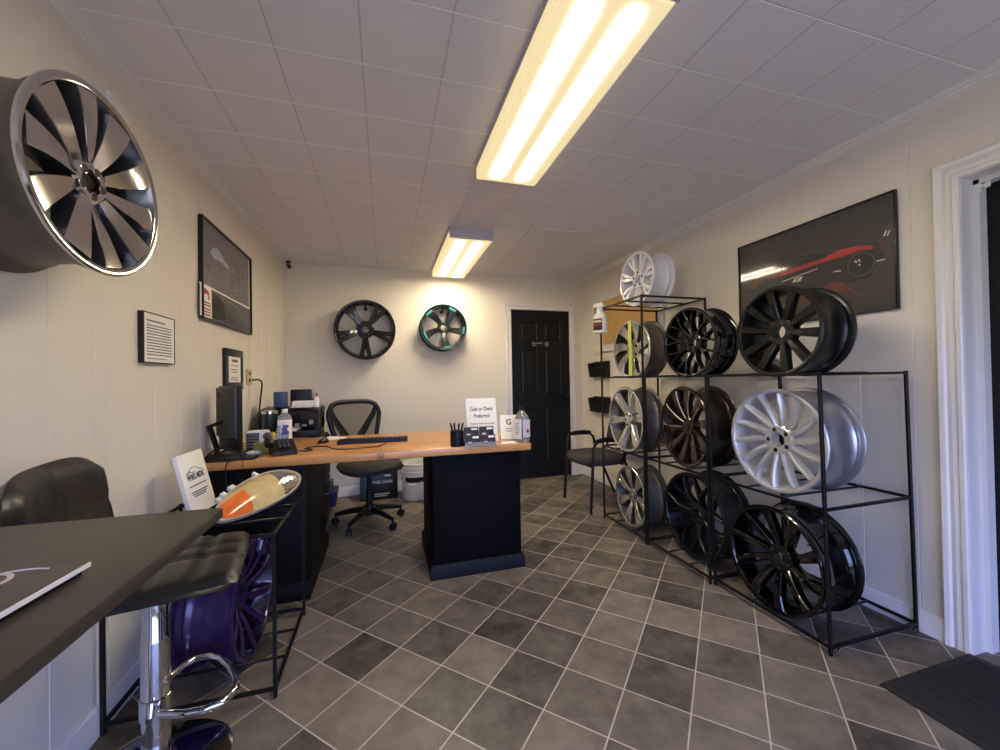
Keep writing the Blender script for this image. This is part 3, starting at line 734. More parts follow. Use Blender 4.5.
def hmat(f):
    p = Mh.inverted() @ f.calc_center_median()
    return 1 if p.x < -.085+.35*p.y and p.y < .05 else (2 if p.x > .085+.3*p.y else 0)
for j in range(nr):
    for i in range(ns):
        f = bm.faces.new((rings[j][i], rings[j][(i+1) % ns], rings[j+1][(i+1) % ns], rings[j+1][i])) if j < nr-1 else bm.faces.new((rings[j][i], rings[j][(i+1) % ns], tp))
        f.material_index = hmat(f)
YLENS = mat('yellowed_lens', (208, 186, 128), .12, coat=1, noise=.3, nscale=16, spec=.7)
AMBER = mat('amber_lens', (238, 116, 40), .15, coat=1, noise=.18, nscale=40)
REFL = mat('reflector', (220, 220, 222), .12, metal=1, noise=.2, nscale=60, bump=.6, bscale=70)
obj('lens', bm, [YLENS, AMBER, REFL], HL, smooth=60)
bm = BM(); r0 = [bm.verts.new(Mh @ Vector((outline(2*PI*i/ns)[0]*1.02, outline(2*PI*i/ns)[1]*1.03, 0.004))) for i in range(ns)]
r1 = [bm.verts.new(Mh @ Vector((outline(2*PI*i/ns)[0]*1.02, outline(2*PI*i/ns)[1]*1.03, -.01))) for i in range(ns)]
r2 = [bm.verts.new(Mh @ Vector((outline(2*PI*i/ns)[0]*.7, outline(2*PI*i/ns)[1]*.5, -.05))) for i in range(ns)]
for a, b in ((r0, r1), (r1, r2)):
    for i in range(ns): bm.faces.new((a[i], a[(i+1) % ns], b[(i+1) % ns], b[i]))
bm.faces.new(r2); bm.faces.new(r0)
obj('housing', bm, mat('headlight_grey', (168, 160, 140), .5), HL)
bm = BM()
bm.free()
for x, y, s in ((-.14, .080, .014), (-.105, .09, .016), (-.05, .098, .021), (.09, .1, .011)):
    bm = BM(); box(bm, x-s*.7, x+s*.7, y-.006, y+s*(1.2 if s > .012 else 3), -.02, .0, bev=.003, M=Mh)
    obj('mounting_tab', bm, WHITEPL, HL)

# ------------------------------------------------------------------ things on the desk
mo = thing('monitor', 'dark monitor seen from behind at the left end of the desk', 'monitor', (-.85, 2.6, DSK))
pd = Vector((-.74+.955, 2.47-2.72, 0)).normalized(); nb = Vector((pd.y, -pd.x, 0)); nb = nb if nb.y < 0 else -nb
Mm = basis((0, 0, .215), pd, (0, 0, 1))   # local z = pd x up
if (Mm.to_3x3() @ Vector((0, 0, 1))).dot(nb) < 0: sgn = -1
else: sgn = 1
bm = BM(); box(bm, -.125, .125, -.175, .185, -.01, .01, bev=.004, M=Mm); obj('screen', bm, PLASTIC, mo)
bm = BM(); box(bm, -.118, .115, -.11, .178, min(0, sgn*.03), max(0, sgn*.03), bev=.012, M=Mm); obj('back_shell', bm, PLASTICG, mo)
bm = BM(); box(bm, -.085, -.05, .115, .15, .0295 if sgn > 0 else -.0315, .0315 if sgn > 0 else -.0295, M=Mm); obj('badge', bm, PRINT, mo)
bm = BM(); q = Vector((0, 0, .2))+nb*.024-pd*.03
tube(bm, [q, q+nb*.05-pd*.05+Vector((0, 0, -.03)), Vector((-.075, .03, .03)), Vector((-.09, .03, .006))], [.012, .016, .014, .012], 10)
obj('stand_arm', bm, PLASTIC, mo)
bm = BM(); box(bm, -.11, .08, -.08, .12, 0, .012, bev=.004); obj('stand_base', bm, PLASTIC, mo)
def curve_thing(name, label, cat, pts, r, m, parent=None):
    # smooth the given points
    P = [Vector(p) for p in pts]; out = []
    for i in range(len(P)-1):
        a, b, c_, d = P[max(i-1, 0)], P[i], P[i+1], P[min(i+2, len(P)-1)]
        for k in range(6):
            s = k/6; out.append(.5*((2*b)+(c_-a)*s+(2*a-5*b+4*c_-d)*s*s+(-a+3*b-3*c_+d)*s**3))
    out.append(P[-1]); bm = BM(); tube(bm, out, r, 6)
    o = obj(name, bm, m, parent)
    return tag(o, label, cat) if label else o
curve_thing('cable', 'black cables heaped behind the monitor foot', 'cable', [(-.93, 2.47, .806), (-.86, 2.44, .84), (-.8, 2.45, .86), (-.74, 2.44, .83), (-.78, 2.42, .806), (-.9, 2.42, .82), (-.85, 2.43, .87), (-.78, 2.43, .85), (-.72, 2.43, .807)], .006, PLASTIC)
curve_thing('cable', 'thin black cord hanging over the front of the desk near the leaflet card', 'cable', [(-.7, 2.44, .804), (-.78, 2.41, .804), (-.8, 2.385, .79), (-.8, 2.375, .7), (-.78, 2.36, .55)], .0035, PLASTIC)
t = thing('tray', 'flat black slab at the front left corner of the desk', 'tray', (-.8, 2.47, DSK))
bm = BM(); box(bm, -.11, .12, -.045, .03, .0, .014, bev=.003); obj('body', bm, PLASTIC, t)
bm = BM(); box(bm, -.1, .11, -.04, .025, .014, .016); obj('surface', bm, PLASTICG, t, smooth=0)
pu = thing('power_station', 'small white box with a grey grille beside the monitor', 'box', (-.765, 2.79, DSK), R(8))
bm = BM(); box(bm, -.06, .06, -.03, .06, 0, .115, bev=.006); obj('body', bm, WHITEPL, pu)
bm = BM(); box(bm, -.056, .012, -.034, -.03, .006, .106, bev=.002)
obj('grille', bm, PLASTICG, pu)
bm = BM()
for k in range(5): tube(bm, [(-.05+.014*j, -.035, .02+.018*k+.006*(j % 2)) for j in range(5)], .003, 6)
obj('grille_bars', bm, mat('grey_bars', (140, 138, 140), .5), pu)
curve_thing('cable', 'black cord running from the wall outlet down behind the white box', 'cord', [(-.955, 3.365, 1.235), (-.92, 3.39, 1.238), (-.9, 3.40, 1.21), (-.9, 3.36, 1.1), (-.9, 3.3, .98), (-.9, 3.1, .86), (-.84, 2.9, .808)], .006, PLASTIC)
bm = BM(); box(bm, XL, XL+.008, 3.305, 3.425, 1.2, 1.32, bev=.003); ot = tag(obj('wall_outlet', bm, mat('ivory_plate', (206, 186, 146), .4)), 'ivory outlet plate on the left wall beside the certificate frame', 'outlet')
bm = BM()
for z in (1.285, 1.235): box(bm, XL+.007, XL+.011, 3.35, 3.38, z-.014, z+.014, bev=.002)
obj('socket', bm, PLASTICG, ot)
t = thing('tumbler', 'dark green tumbler with a steel lid on the desk', 'tumbler', (-.75, 3.0, DSK))
bm = BM(); lathe(bm, [(0, 0), (.032, 0), (.034, .005), (.036, .09), (.044, .11), (.046, .205), (0, .205)], 32); obj('body', bm, mat('dark_green', (16, 34, 34), .3), t)
bm = BM(); lathe(bm, [(.046, .205), (.048, .206), (.048, .222), (.044, .226), (0, .222)], 32); obj('lid', bm, CHROME, t)
t = thing('water_bottle', 'square plastic bottle with a white and violet label on the desk', 'bottle', (-.655, 2.98, DSK), R(10))
bm = BM(); 
def rbox_loft(bm, prof, sx=1, sy=1, seg=24, p=4, mis=None):
    rings = []
    for r, z, q in prof:
        row = []
        for k in range(seg):
            a = 2*PI*k/seg; c_, s_ = math.cos(a), math.sin(a); e = 2/q
            row.append(bm.verts.new((r*sx*math.copysign(abs(c_)**e, c_), r*sy*math.copysign(abs(s_)**e, s_), z)))
        rings.append(row)
    for j in range(len(rings)-1):
        for k in range(seg):
            f = bm.faces.new((rings[j][k], rings[j][(k+1) % seg], rings[j+1][(k+1) % seg], rings[j+1][k])); f.material_index = mis[j] if mis else 0
    bm.faces.new(rings[0][::-1]); bm.faces.new(rings[-1])
CLEAR = mat('clear_plastic', (200, 205, 205), .12, trans=.75, coat=.3)
rbox_loft(bm, [(.04, 0, 6), (.043, .01, 6), (.043, .17, 6), (.036, .19, 4), (.016, .21, 2), (.016, .222, 2)]); obj('body', bm, CLEAR, t)
bm = BM(); rbox_loft(bm, [(.0438, .012, 6), (.0438, .165, 6)]); obj('label_sleeve', bm, WHITEP, t)
bm = BM(); lathe(bm, [(0, .235), (.017, .235), (.018, .23), (.018, .208), (.014, .208)], 20); obj('cap', bm, WHITEPL, t)
bm = BM(); Mf = basis((0, -.0442, .09), (1, 0, 0), (0, 0, 1))
VIO = mat('violet_print', (84, 86, 156), .6)
for (x, y, r_) in ((.0, .01, .016), (.012, -.012, .014), (-.008, -.018, .012), (.015, .03, .01), (-.002, .032, .009)):
    prism(bm, [(x+r_*(1+.25*(k % 2))*math.cos(2*PI*k/12), y+r_*(1+.25*(k % 2))*math.sin(2*PI*k/12)) for k in range(12)], 0, .0006, Mf)
text_into(bm, 'WATER', .022, Mf @ Matrix.Translation((-.03, 0, 0)) @ Matrix.Rotation(PI/2, 4, 'Z'))
obj('label_print', bm, VIO, t)
t = thing('desk_phone', 'black desk phone with its handset on the desk', 'phone', (-.59, 2.58, DSK), R(20))
bm = BM()
prism(bm, [(-.09, 0), (.09, 0), (.09, .065), (.06, .075), (-.09, .025)], -.055, .075, basis((0, 0, 0), (0, 1, 0), (0, 0, 1))); obj('body', bm, PLASTIC, t, bevel=.003)
bm = BM(); tube(bm, [(-.065, -.07, .06), (-.065, -.05, .08), (-.06, 0, .09), (-.06, .06, .1), (-.06, .09, .095)], [.022, .026, .016, .024, .02], 12); obj('handset', bm, BLKSAT, t)
bm = BM()
for i in range(3):
    for j in range(4): box(bm, -.015+.022*i, -.001+.022*i, -.06+.028*j, -.045+.028*j, .04+.0095*j+.004, .05+.0095*j+.004)
obj('keypad', bm, PLASTICG, t)
bm = BM(); box(bm, -.02, .05, .05, .053, .078, .1); obj('display', bm, mat('pale_display', (130, 140, 146), .2), t)
curve_thing('phone_cord', 'curled black cord lying on the desk beside the phone', 'cord', [(-.5, 2.6, .806), (-.45, 2.58, .804), (-.43, 2.64, .804), (-.48, 2.68, .804), (-.44, 2.74, .804), (-.36, 2.72, .804), (-.3, 2.6, .804), (-.2, 2.56, .804), (-.05, 2.6, .804), (0, 2.7, .804)], .0035, PLASTIC)
bm = BM(); box(bm, -.035, .035, -.03, .03, 0, .055, bev=.002, M=Matrix.Translation((-.72, 2.68, DSK+.0005)) @ Matrix.Rotation(.2, 4, 'Z'))
tag(obj('sticky_notes', bm, mat('olive_green', (138, 142, 62), .7)), 'olive green block of sticky notes between the white box and the phone', 'notes')
bm = BM(); lathe(bm, [(0, 0), (.022, 0), (.03, .015), (.02, .03), (0, .034)], 14, Matrix.Translation((-.735, 2.6, DSK)) @ Matrix.Diagonal((1.4, .8, .7, 1)))
tag(obj('crumpled_tissue', bm, WHITEP), 'crumpled white tissue in front of the white box', 'tissue')
bm = BM(); box(bm, -.04, .04, -.03, .03, 0, .09, bev=.006, M=Matrix.Translation((-.73, 2.91, DSK))); tag(obj('carton', bm, mat('yellow_carton', (196, 172, 96), .6)), 'pale yellow carton behind the green notes', 'box')
t = thing('computer_mouse', 'black computer mouse on the desk', 'mouse', (-.405, 2.93, DSK), R(70))
bm = BM(); g = []
for j in range(9):
    v = j/8; wv = .03*math.sin(PI*min(.97, v*.9+.08))**.5; row = []
    for i in range(9):
        a = PI*i/8; row.append(bm.verts.new((-.055+.11*v, wv*math.cos(a), .0005+.034*math.sin(a)*math.sin(PI*(v*.8+.15))**.7)))
    g.append(row)
for j in range(8):
    for i in range(8): bm.faces.new((g[j][i], g[j][i+1], g[j+1][i+1], g[j+1][i]))
bm.faces.new(g[0]); bm.faces.new(g[-1][::-1])
for j in range(8): bm.faces.new((g[j][0], g[j+1][0], g[j+1][8], g[j][8]))
obj('body', bm, BLKSAT, t, smooth=60)
bm = BM(); lathe(bm, [(0, -.004), (.009, -.004), (.009, .004), (0, .004)], 12, Matrix.Translation((.03, 0, .029)) @ Matrix.Rotation(PI/2, 4, 'X')); obj('scroll_wheel', bm, PLASTICG, t)
t = thing('keyboard', 'long black keyboard on the desk in front of the office chair', 'keyboard', (-.08, 2.84, DSK), R(-1))
bm = BM(); prism(bm, [(-.07, 0), (.07, 0), (.07, .012), (-.07, .028)], -.225, .225, basis((0, 0, 0), (0, 1, 0), (0, 0, 1))); obj('case', bm, PLASTIC, t, bevel=.003)
bm = BM()
for j in range(5):
    for i in range(18):
        x = -.213+.0245*i; y_ = -.058+.026*j; box(bm, x, x+.02, y_, y_+.021, .012+(.07-y_-.01)/.14*.016, .02+(.07-y_-.01)/.14*.016)
obj('keys', bm, BLKSAT, t, smooth=0)
bm = BM()
for k in range(3): box(bm, -.06, .06, -.08, .08, .0006+.001*k, .0014+.001*k, M=Matrix.Translation((-.37, 3.12, DSK)) @ Matrix.Rotation(.5+.15*k, 4, 'Z'))
tag(obj('paper_slips', bm, WHITEP, smooth=0), 'few loose white paper slips behind the mouse', 'paper')
# right end of the desk
t = thing('pen_cup', 'black mesh pen cup holding pens on the desk', 'pen cup', (.425, 2.44, DSK))
bm = BM(); lathe(bm, [(0, 0), (.04, 0), (.041, .004), (.041, .095), (.038, .095), (.038, .005), (0, .005)], 28)
obj('cup', bm, PLASTIC, t)
for k in range(9):
    a = k*2.4; r_ = .028; tl = .13+.02*random.random(); bm = BM(); b0 = Vector((.012*math.cos(a), .012*math.sin(a), .007)); b1 = Vector((r_*1.5*math.cos(a), r_*1.5*math.sin(a), tl))
    b1 = b0+(b1-b0); d_ = (b1-b0); top = b0+d_; mid = b0+d_*.9
    # keep the pen inside the rim where it passes it
    s = (.095-b0.z)/d_.z; lim = b0+d_*s; kx = min(1, .032/max(1e-6, math.hypot(lim.x, lim.y)))
    top = Vector((top.x*kx, top.y*kx, top.z))
    tube(bm, [b0, b0+(top-b0)*.8, top], [.0042, .0042, .0038], 8)
    o = obj('pen', bm, PLASTIC if k % 3 else mat('grey_pen', (96, 98, 96), .4))
    o.location = (.425, 2.44, DSK); tag(o, ('grey pen' if k % 3 == 0 else 'black pen')+' standing in the black pen cup', 'pen', 'grey pens in the cup' if k % 3 == 0 else 'black pens in the cup')
def leaning_card(name, label, cat, c, w, h, yaw, lean, th, m):
    t = thing(name, label, cat, c, yaw)
    Mx = Matrix.Rotation(-lean, 4, 'X') @ basis((0, 0, 0), (1, 0, 0), (0, 0, 1))
    bm = BM(); box(bm, -w/2, w/2, 0, h, -th, 0, bev=.0008, M=Mx); obj('card', bm, m, t)
    return t, Mx @ Matrix.Translation((0, 0, .0006))
# payment sign
t, Mx = leaning_card('counter_sign', 'white card sign asking for cash or check payment', 'sign', (.613, 2.52, DSK+.001), .205, .29, 0, .18, .004, WHITEP)
bm = BM(); box(bm, -.04, .04, .008, .07, 0, .012, bev=.001); obj('stand', bm, WHITEPL, t)
bm = BM()
text_into(bm, 'Cash or Check', .034, Mx @ Matrix.Translation((.0, .218, 0)), width=.155); text_into(bm, 'Preferred', .034, Mx @ Matrix.Translation((.0, .172, 0)), width=.105)
text_into(bm, 'Credit card fees may be added', .013, Mx @ Matrix.Translation((.003, .122, 0)), width=.165)
obj('lettering', bm, GREYPRINT, t)
t, Mx = leaning_card('review_card', 'small white card with a grey letter G in a clear stand', 'sign', (.812, 2.58, DSK+.001), .115, .165, R(-8), .2, .003, WHITEP)
bm = BM(); text_into(bm, 'G', .055, Mx @ Matrix.Translation((0, .115, 0))); text_into(bm, 'Leave us', .014, Mx @ Matrix.Translation((0, .072, 0))); text_into(bm, 'a review', .014, Mx @ Matrix.Translation((0, .056, 0)))
obj('lettering', bm, GREYPRINT, t)
bm = BM(); box(bm, -.058, .058, .006, .075, 0, .006); obj('stand', bm, CLEAR, t)
# card holder
t = thing('card_holder', 'stepped card holder with four pockets of dark cards', 'card holder', (.565, 2.405, DSK))
CH = mat('dark_holder', (30, 26, 28), .35)
bm = BM(); prism(bm, [(-.03, 0), (.075, 0), (.075, .085), (.055, .085), (.015, .045), (-.03, .02)], -.1, .1, basis((0, 0, 0), (0, 1, 0), (0, 0, 1)))
obj('holder', bm, CLEAR, t)
REDC = mat('dark_red_print', (84, 22, 26), .5)
for i in range(2):
    for j in range(2):
        x = -.05+.1*i; y0 = -.025+.042*j; z0 = .004+.046*j
        Mc = Matrix.Translation((x, y0, z0)) @ Matrix.Rotation(-.22, 4, 'X') @ basis((0, 0, 0), (1, 0, 0), (0, 0, 1))
        bm = BM(); box(bm, -.046, .046, 0, .066, -.012, 0, bev=.004, M=Mc)
        cdk = obj('business_card_stack', bm, CH); cdk.location = (.565, 2.405, DSK); tag(cdk, ['left', 'right'][i]+' stack of dark business cards in the '+['front', 'back'][j]+' row of the holder', 'cards', 'business cards in the holder')
        bm = BM(); Mq = Mc @ Matrix.Translation((0, 0, .0006))
        tube(bm, [Mq @ Vector((-.03+.006*k, .03+.008*math.sin(k*.7), 0)) for k in range(8)], .0014, 6); box(bm, -.036, .03, .006, .012, 0, .0005, M=Mq)
        obj('red_print', bm, REDC, cdk)
        bm = BM(); box(bm, .0, .038, .046, .058, 0, .0006, M=Mq); text_into(bm, 'RIMS', .012, Mq @ Matrix.Translation((-.018, .02, 0))); obj('white_print', bm, WHITEP, cdk)
# bottle at the end of the desk
t = thing('sanitizer_bottle', 'clear bottle with white and pink labels at the right end of the desk', 'bottle', (.862, 2.46, DSK), R(26))
bm = BM(); rbox_loft(bm, [(.036, 0, 5), (.039, .008, 5), (.039, .15, 5), (.035, .17, 3), (.013, .205, 2), (.013, .215, 2)], seg=28); obj('body', bm, CLEAR, t)
bm = BM(); lathe(bm, [(0, .232), (.012, .232), (.015, .226), (.015, .206), (.012, .206)], 20); obj('cap', bm, PLASTIC, t)
bm = BM(); box(bm, -.0405, -.0395, -.034, .034, .02, .15); obj('label_panel', bm, WHITEP, t, smooth=0)
bm = BM(); box(bm, -.03, .034, -.0405, -.0395, .03, .145); lab = obj('label_panel', bm, mat('pink_label', (214, 196, 204), .6), t, smooth=0)
bm = BM(); lines_into(bm, basis((-.0407, 0, 0), (0, -1, 0), (0, 0, 1)), -.026, .026, [.05+.012*k for k in range(7)], .003, .3); obj('label_print', bm, GREYPRINT, t)
bm = BM(); prism(bm, [(.012*math.cos(k*PI/6), .012*math.sin(k*PI/6)) for k in range(12)], 0, .0005, basis((.012, -.0407, .07), (1, 0, 0), (0, 0, 1))); obj('label_mark', bm, mat('maroon_print', (120, 30, 60), .6), t)
bm = BM()
box(bm, -.05, .05, -.03, .03, 0, .006, M=Matrix.Translation((.757, 2.43, DSK+.0005)) @ Matrix.Rotation(-.1, 4, 'Z'))
tag(obj('paper_pad', bm, WHITEP), 'small white note pad lying before the letter G card', 'paper')

# ------------------------------------------------------------------ behind the desk
t = thing('file_cabinet', 'black file cabinet under the printer in the back left corner', 'cabinet', (-.955, 3.3, 0))
bm = BM(); box(bm, 0, .46, 0, .55, 0, .765, bev=.004); obj('body', bm, CABBLK, t)
for k in range(2):
    bm = BM(); box(bm, .462, .475, .02, .53, .05+.36*k, .39+.36*k, bev=.003); dr = obj('drawer', bm, CABBLK, t)
    bm = BM(); tube(bm, [(.476, .2, .3+.36*k), (.5, .2, .3+.36*k), (.5, .34, .3+.36*k), (.476, .34, .3+.36*k)], .005, 8); obj('handle', bm, DARKALLOY, dr)
pr = thing('printer', 'black office printer on the cabinet in the back left corner', 'printer', (-.72, 3.52, .766))
bm = BM(); box(bm, -.2, .215, -.15, .18, 0, .075, bev=.006); box(bm, -.2, .215, .0, .18, .075, .155); box(bm, -.2, -.17, -.15, .18, .075, .155); box(bm, .185, .215, -.15, .18, .075, .155)
obj('body', bm, PLASTIC, pr)
bm = BM(); prism(bm, [(-.16, 0), (.18, 0), (.18, .085), (.1, .1), (-.1, .085), (-.16, .05)], -.205, .22, basis((0, 0, .155), (0, 1, 0), (0, 0, 1))); obj('scanner_top', bm, BLKSAT, pr, bevel=.004)
bm = BM(); box(bm, -.14, .14, -.24, -.14, .012, .028, bev=.003); obj('paper_tray', bm, PLASTICG, pr)
bm = BM(); box(bm, -.11, .07, -.2, -.02, .0765, .095); obj('printed_sheets', bm, WHITEP, pr, smooth=0)
bm = BM()
for k in range(6): box(bm, -.1+.05*k, -.07+.05*k, -.156, -.15, .095+.012*(k % 3), .11+.02*(k % 2)+.012*(k % 3))
obj('control_buttons', bm, mat('pale_marks', (150, 146, 138), .5), pr)
bm = BM(); tube(bm, [(.1, -.15, .25), (.17, -.152, .245), (.22, -.15, .225)], .005, 6); obj('lid_edge', bm, PLASTICG, pr)
def crate(name, label, cat, c, s, m, rz=0):
    bm = BM(); box(bm, -s[0]/2, s[0]/2, -s[1]/2, s[1]/2, 0, s[2], bev=.003)
    o = obj(name, bm, m, loc=c, rotz=rz); return tag(o, label, cat)
PZ = .766+.155+.1
bx = crate('box', 'blue box standing on the printer', 'box', (-.80, 3.52, PZ-.002), (.09, .14, .12), mat('blue_card', (58, 72, 112), .5), .15)
bx = crate('box', 'black box on the printer beside the blue box', 'box', (-.665, 3.6, PZ-.002), (.15, .12, .135), PLASTIC, .08)
bm = BM()
for k in range(7): box(bm, -.075, .075, -.05, .05, .002*k+.004*k*0, .002*k+.0016, M=Matrix.Rotation(.03*((k*37) % 7-3), 4, 'Z'))
box(bm, -.07, .075, -.05, .05, .016, .05, M=Matrix.Rotation(.06, 4, 'Z'))
tag(obj('paper_stack', bm, WHITEP, loc=(-.63, 3.46, PZ-.006), smooth=0), 'stack of white papers on top of the printer', 'paper')
t = thing('glue_bottle', 'small white bottle with a dark tip on the printer', 'bottle', (-.535, 3.5, PZ-.014))
bm = BM(); lathe(bm, [(0, 0), (.02, 0), (.021, .005), (.021, .06), (.012, .08), (.008, .09), (0, .09)], 20); obj('body', bm, WHITEPL, t)
bm = BM(); lathe(bm, [(.008, .09), (.006, .11), (.003, .12), (0, .12)], 14); obj('tip', bm, mat('maroon_tip', (110, 40, 40), .5), t)
t = thing('desk_caddy', 'small black caddy beside the white bottle on the printer', 'caddy', (-.575, 3.56, PZ-.008))
bm = BM(); box(bm, -.02, .02, -.02, .02, 0, .06, bev=.002); obj('holder', bm, PLASTIC, t)
bm = BM()
for k in range(3): tube(bm, [(-.01+.01*k, 0, .06), (-.016+.012*k, 0, .09+.01*k)], .002, 6)
obj('pencils', bm, GREYPRINT, t)
# office chair
oc = thing('office_chair', 'black office chair with a mesh back behind the reception desk', 'chair', (-.14, 3.56, 0), R(27))
bm = BM()
for k in range(5):
    a = 2*PI*k/5-PI/2+.25; e = Vector((math.cos(a), math.sin(a), 0))
    tube(bm, [e*.03+Vector((0, 0, .125)), e*.15+Vector((0, 0, .115)), e*.285+Vector((0, 0, .085))], [.03, .024, .016], 10)
lathe(bm, [(0, .08), (.045, .08), (.05, .14), (.035, .17), (0, .17)], 24); obj('star_base', bm, PLASTIC, oc)
for k in range(5):
    a = 2*PI*k/5-PI/2+.25; e = Vector((math.cos(a), math.sin(a), 0)); pz = e*.285
    bm = BM()
    for s in (-1, 1):
        Mx = Matrix.Translation(pz+Vector((0, 0, .03))) @ Matrix.Rotation(a+.6, 4, 'Z') @ Matrix.Translation((0, s*.014, 0)) @ Matrix.Rotation(PI/2, 4, 'X')
        lathe(bm, [(0, -.009), (.026, -.009), (.03, -.004), (.03, .004), (.026, .009), (0, .009)], 18, Mx)
    tube(bm, [pz+Vector((0, 0, .03)), pz+Vector((0, 0, .09))], .009, 8); obj('caster', bm, PLASTIC, oc)
bm = BM(); tube(bm, [(0, 0, .16), (0, 0, .3)], .026, 16); tube(bm, [(0, 0, .3), (0, 0, .43)], .015, 16); box(bm, -.1, .1, -.08, .12, .42, .455, bev=.01); obj('gas_column', bm, PLASTIC, oc)
bm = BM(); pad(bm, .5, .48, .1, Matrix.Translation((0, -.02, .495)), 20, 20, .4, (), .6); obj('seat', bm, FABRIC, oc, smooth=60)
def backpt(u, v, off=0):  # u -1..1 , v 0..1
    wv = .15+.085*min(1, v*1.35)**.8; wv *= 1-.05*max(0, v-.8)/.2
    return Vector((u*wv, .25+.06*v-.05*(1-u*u)*0+.035*(1-u*u)-.02+off, .58+.45*v))
bm = BM(); path = []
for k in range(40):
    a = 2*PI*k/40; c_, s_ = math.cos(a), math.sin(a); e = .42
    u = math.copysign(abs(c_)**e, c_); v = .5+.5*math.copysign(abs(s_)**e, s_); path.append(backpt(u, v))
tube(bm, path, .021, 10, closed=True); bf = obj('back_frame', bm, PLASTIC, oc)
bm = BM(); N = 14; g = []
for j in range(N+1):
    g.append([bm.verts.new(backpt((2*i/N-1)*.98, .02+.96*j/N, .0)) for i in range(N+1)])
for j in range(N):
    for i in range(N): bm.faces.new((g[j][i], g[j][i+1], g[j+1][i+1], g[j+1][i]))
obj('mesh_panel', bm, MESHF, oc, smooth=60)
bm = BM()
for s in (-1, 1): tube(bm, [backpt(0, .05, .03), backpt(s*.35, .3, .035), backpt(s*.8, .72, .02), backpt(s*.93, .9, .01)], [.03, .034, .026, .016], 10)
tube(bm, [(0, .12, .44), (0, .25, .45), backpt(0, .08, .03)], .025, 10); obj('back_support', bm, PLASTIC, oc)
# buckets
def bucket(label, c, body=.36, withbody=True):
    t = thing('bucket', label, 'bucket', c, R(-20))
    bm = BM(); k = .15/.15
    lathe(bm, [(0, 0), (.128, 0), (.131, .004), (.142, .27), (.148, .272), (.148, .286), (.143, .288), (.144, .312), (.151, .314), (.151, .328), (.145, .33), (.146, .355), (.153, .357), (.153, .367), (.14, .367), (.124, .01), (0, .01)], 40); obj('body', bm, WHITEPL, t)
    bm = BM(); pts = [(-.15, 0, .32)]+[(-.155*math.cos(a), -.17*math.sin(a)-.0, .31-.14*math.sin(a)) for a in [R(10*k) for k in range(2, 17)]]+[(.15, 0, .32)]
    tube(bm, pts, .0025, 8); hd = obj('bail_handle', bm, CHROME, t)
    bm = BM(); tube(bm, pts[7:11], .008, 8); obj('grip', bm, WHITEPL, hd)
    return t
b1 = bucket('lower white plastic bucket with a black band on the floor behind the desk', (.295, 4.2, 0))
bm = BM(); seg = 20; ra, rb = [], []
for k in range(seg+1):
    a = R(-100-20+ 95*k/seg); 
    for z, L_ in ((.185, ra), (.235, rb)):
        r_ = .1395+(.001*(z-.185)/.05*5 if True else 0)
        L_.append(bm.verts.new((r_*math.cos(a), r_*math.sin(a), z)))
for k in range(seg): bm.faces.new((ra[k], ra[k+1], rb[k+1], rb[k]))
r = bmesh.ops.solidify(bm, geom=bm.faces[:], thickness=-.002)
obj('label_band', bm, PRINT, b1)
# cartons under the desk
t = thing('product_carton', 'black carton with white lettering on the floor behind the office chair', 'box', (-.02, 4.33, 0), R(2))
bm = BM(); box(bm, -.24, .13, -.1, .1, 0, .29, bev=.003); obj('carton', bm, mat('black_teal_carton', (14, 20, 22), .4), t)
bm = BM(); Mf = basis((0, -.1006, 0), (1, 0, 0), (0, 0, 1)); text_into(bm, 'WHEEL CLEANER', .04, Mf @ Matrix.Translation((-.02, .18, 0)), width=.2); box(bm, .0, .06, .235, .25, 0, .0005, M=Mf); lines_into(bm, Mf, -.1, .05, [.04, .06], .01, .2)
obj('lettering', bm, mat('dim_white', (190, 190, 188), .6), t)
bm = BM(); box(bm, -.235, -.175, .02, .28, 0, .0008, M=Mf); obj('side_band', bm, mat('teal_band', (40, 72, 74), .5), t, smooth=0)
t = thing('storage_bin', 'blue plastic bin on the floor beneath the desk', 'bin', (-.62, 4.25, 0))
bm = BM(); rbox_loft(bm, [(.14, 0, 8), (.155, .13, 8), (.16, .135, 8), (.16, .15, 8)], sy=.8, seg=32); obj('body', bm, mat('blue_bin', (30, 36, 92), .4), t)
bm = BM(); box(bm, -.1, .11, -.06, .06, .151, .24, bev=.004); obj('lid', bm, PLASTICG, t)
bm = BM(); box(bm, -.08, .07, -.05, .05, 0, .006, M=Matrix.Translation((-.60, 4.24, .2405)) @ Matrix.Rotation(.3, 4, 'Z')); tag(obj('paper_pad', bm, WHITEP), 'white papers lying on the blue bin beneath the desk', 'paper')

# ------------------------------------------------------------------ visitor chair
vc = thing('visitor_chair', 'black armchair with a padded seat against the right wall past the tall rack', 'chair', (1.97, 3.41, 0), 0)
for s in (-1, 1):
    y_ = s*.265
    bm = BM(); tube(bm, [(-.235, y_, 0), (-.215, y_, .3), (-.2, y_, .56), (-.185, y_, .61), (-.15, y_, .635), (-.05, y_, .64), (.06, y_, .635), (.1, y_, .6), (.12, y_, .5), (.1, y_*.98, .44)], .0135, 10); obj('front_leg', bm, BLK, vc)
    bm = BM(); tube(bm, [(.33, y_*.95, 0), (.2, y_*.97, .3), (.12, y_*.98, .44)], .0125, 10); obj('rear_leg', bm, BLK, vc)
    bm = BM(); tube(bm, [(-.17, y_, .64), (-.1, y_, .652), (0, y_, .654), (.07, y_, .647)], [.014, .02, .02, .014], 10); obj('armrest', bm, PLASTIC, vc)
bm = BM(); tube(bm, [(-.205, -.26, .41), (-.205, .26, .41)], .011, 8); tube(bm, [(.1, -.26, .42), (.1, .26, .42)], .011, 8)
for s in (-1, 1): tube(bm, [(.09, s*.18, .42), (.2, s*.19, .5), (.27, s*.19, .66)], .011, 8)
obj('seat_frame', bm, BLK, vc)
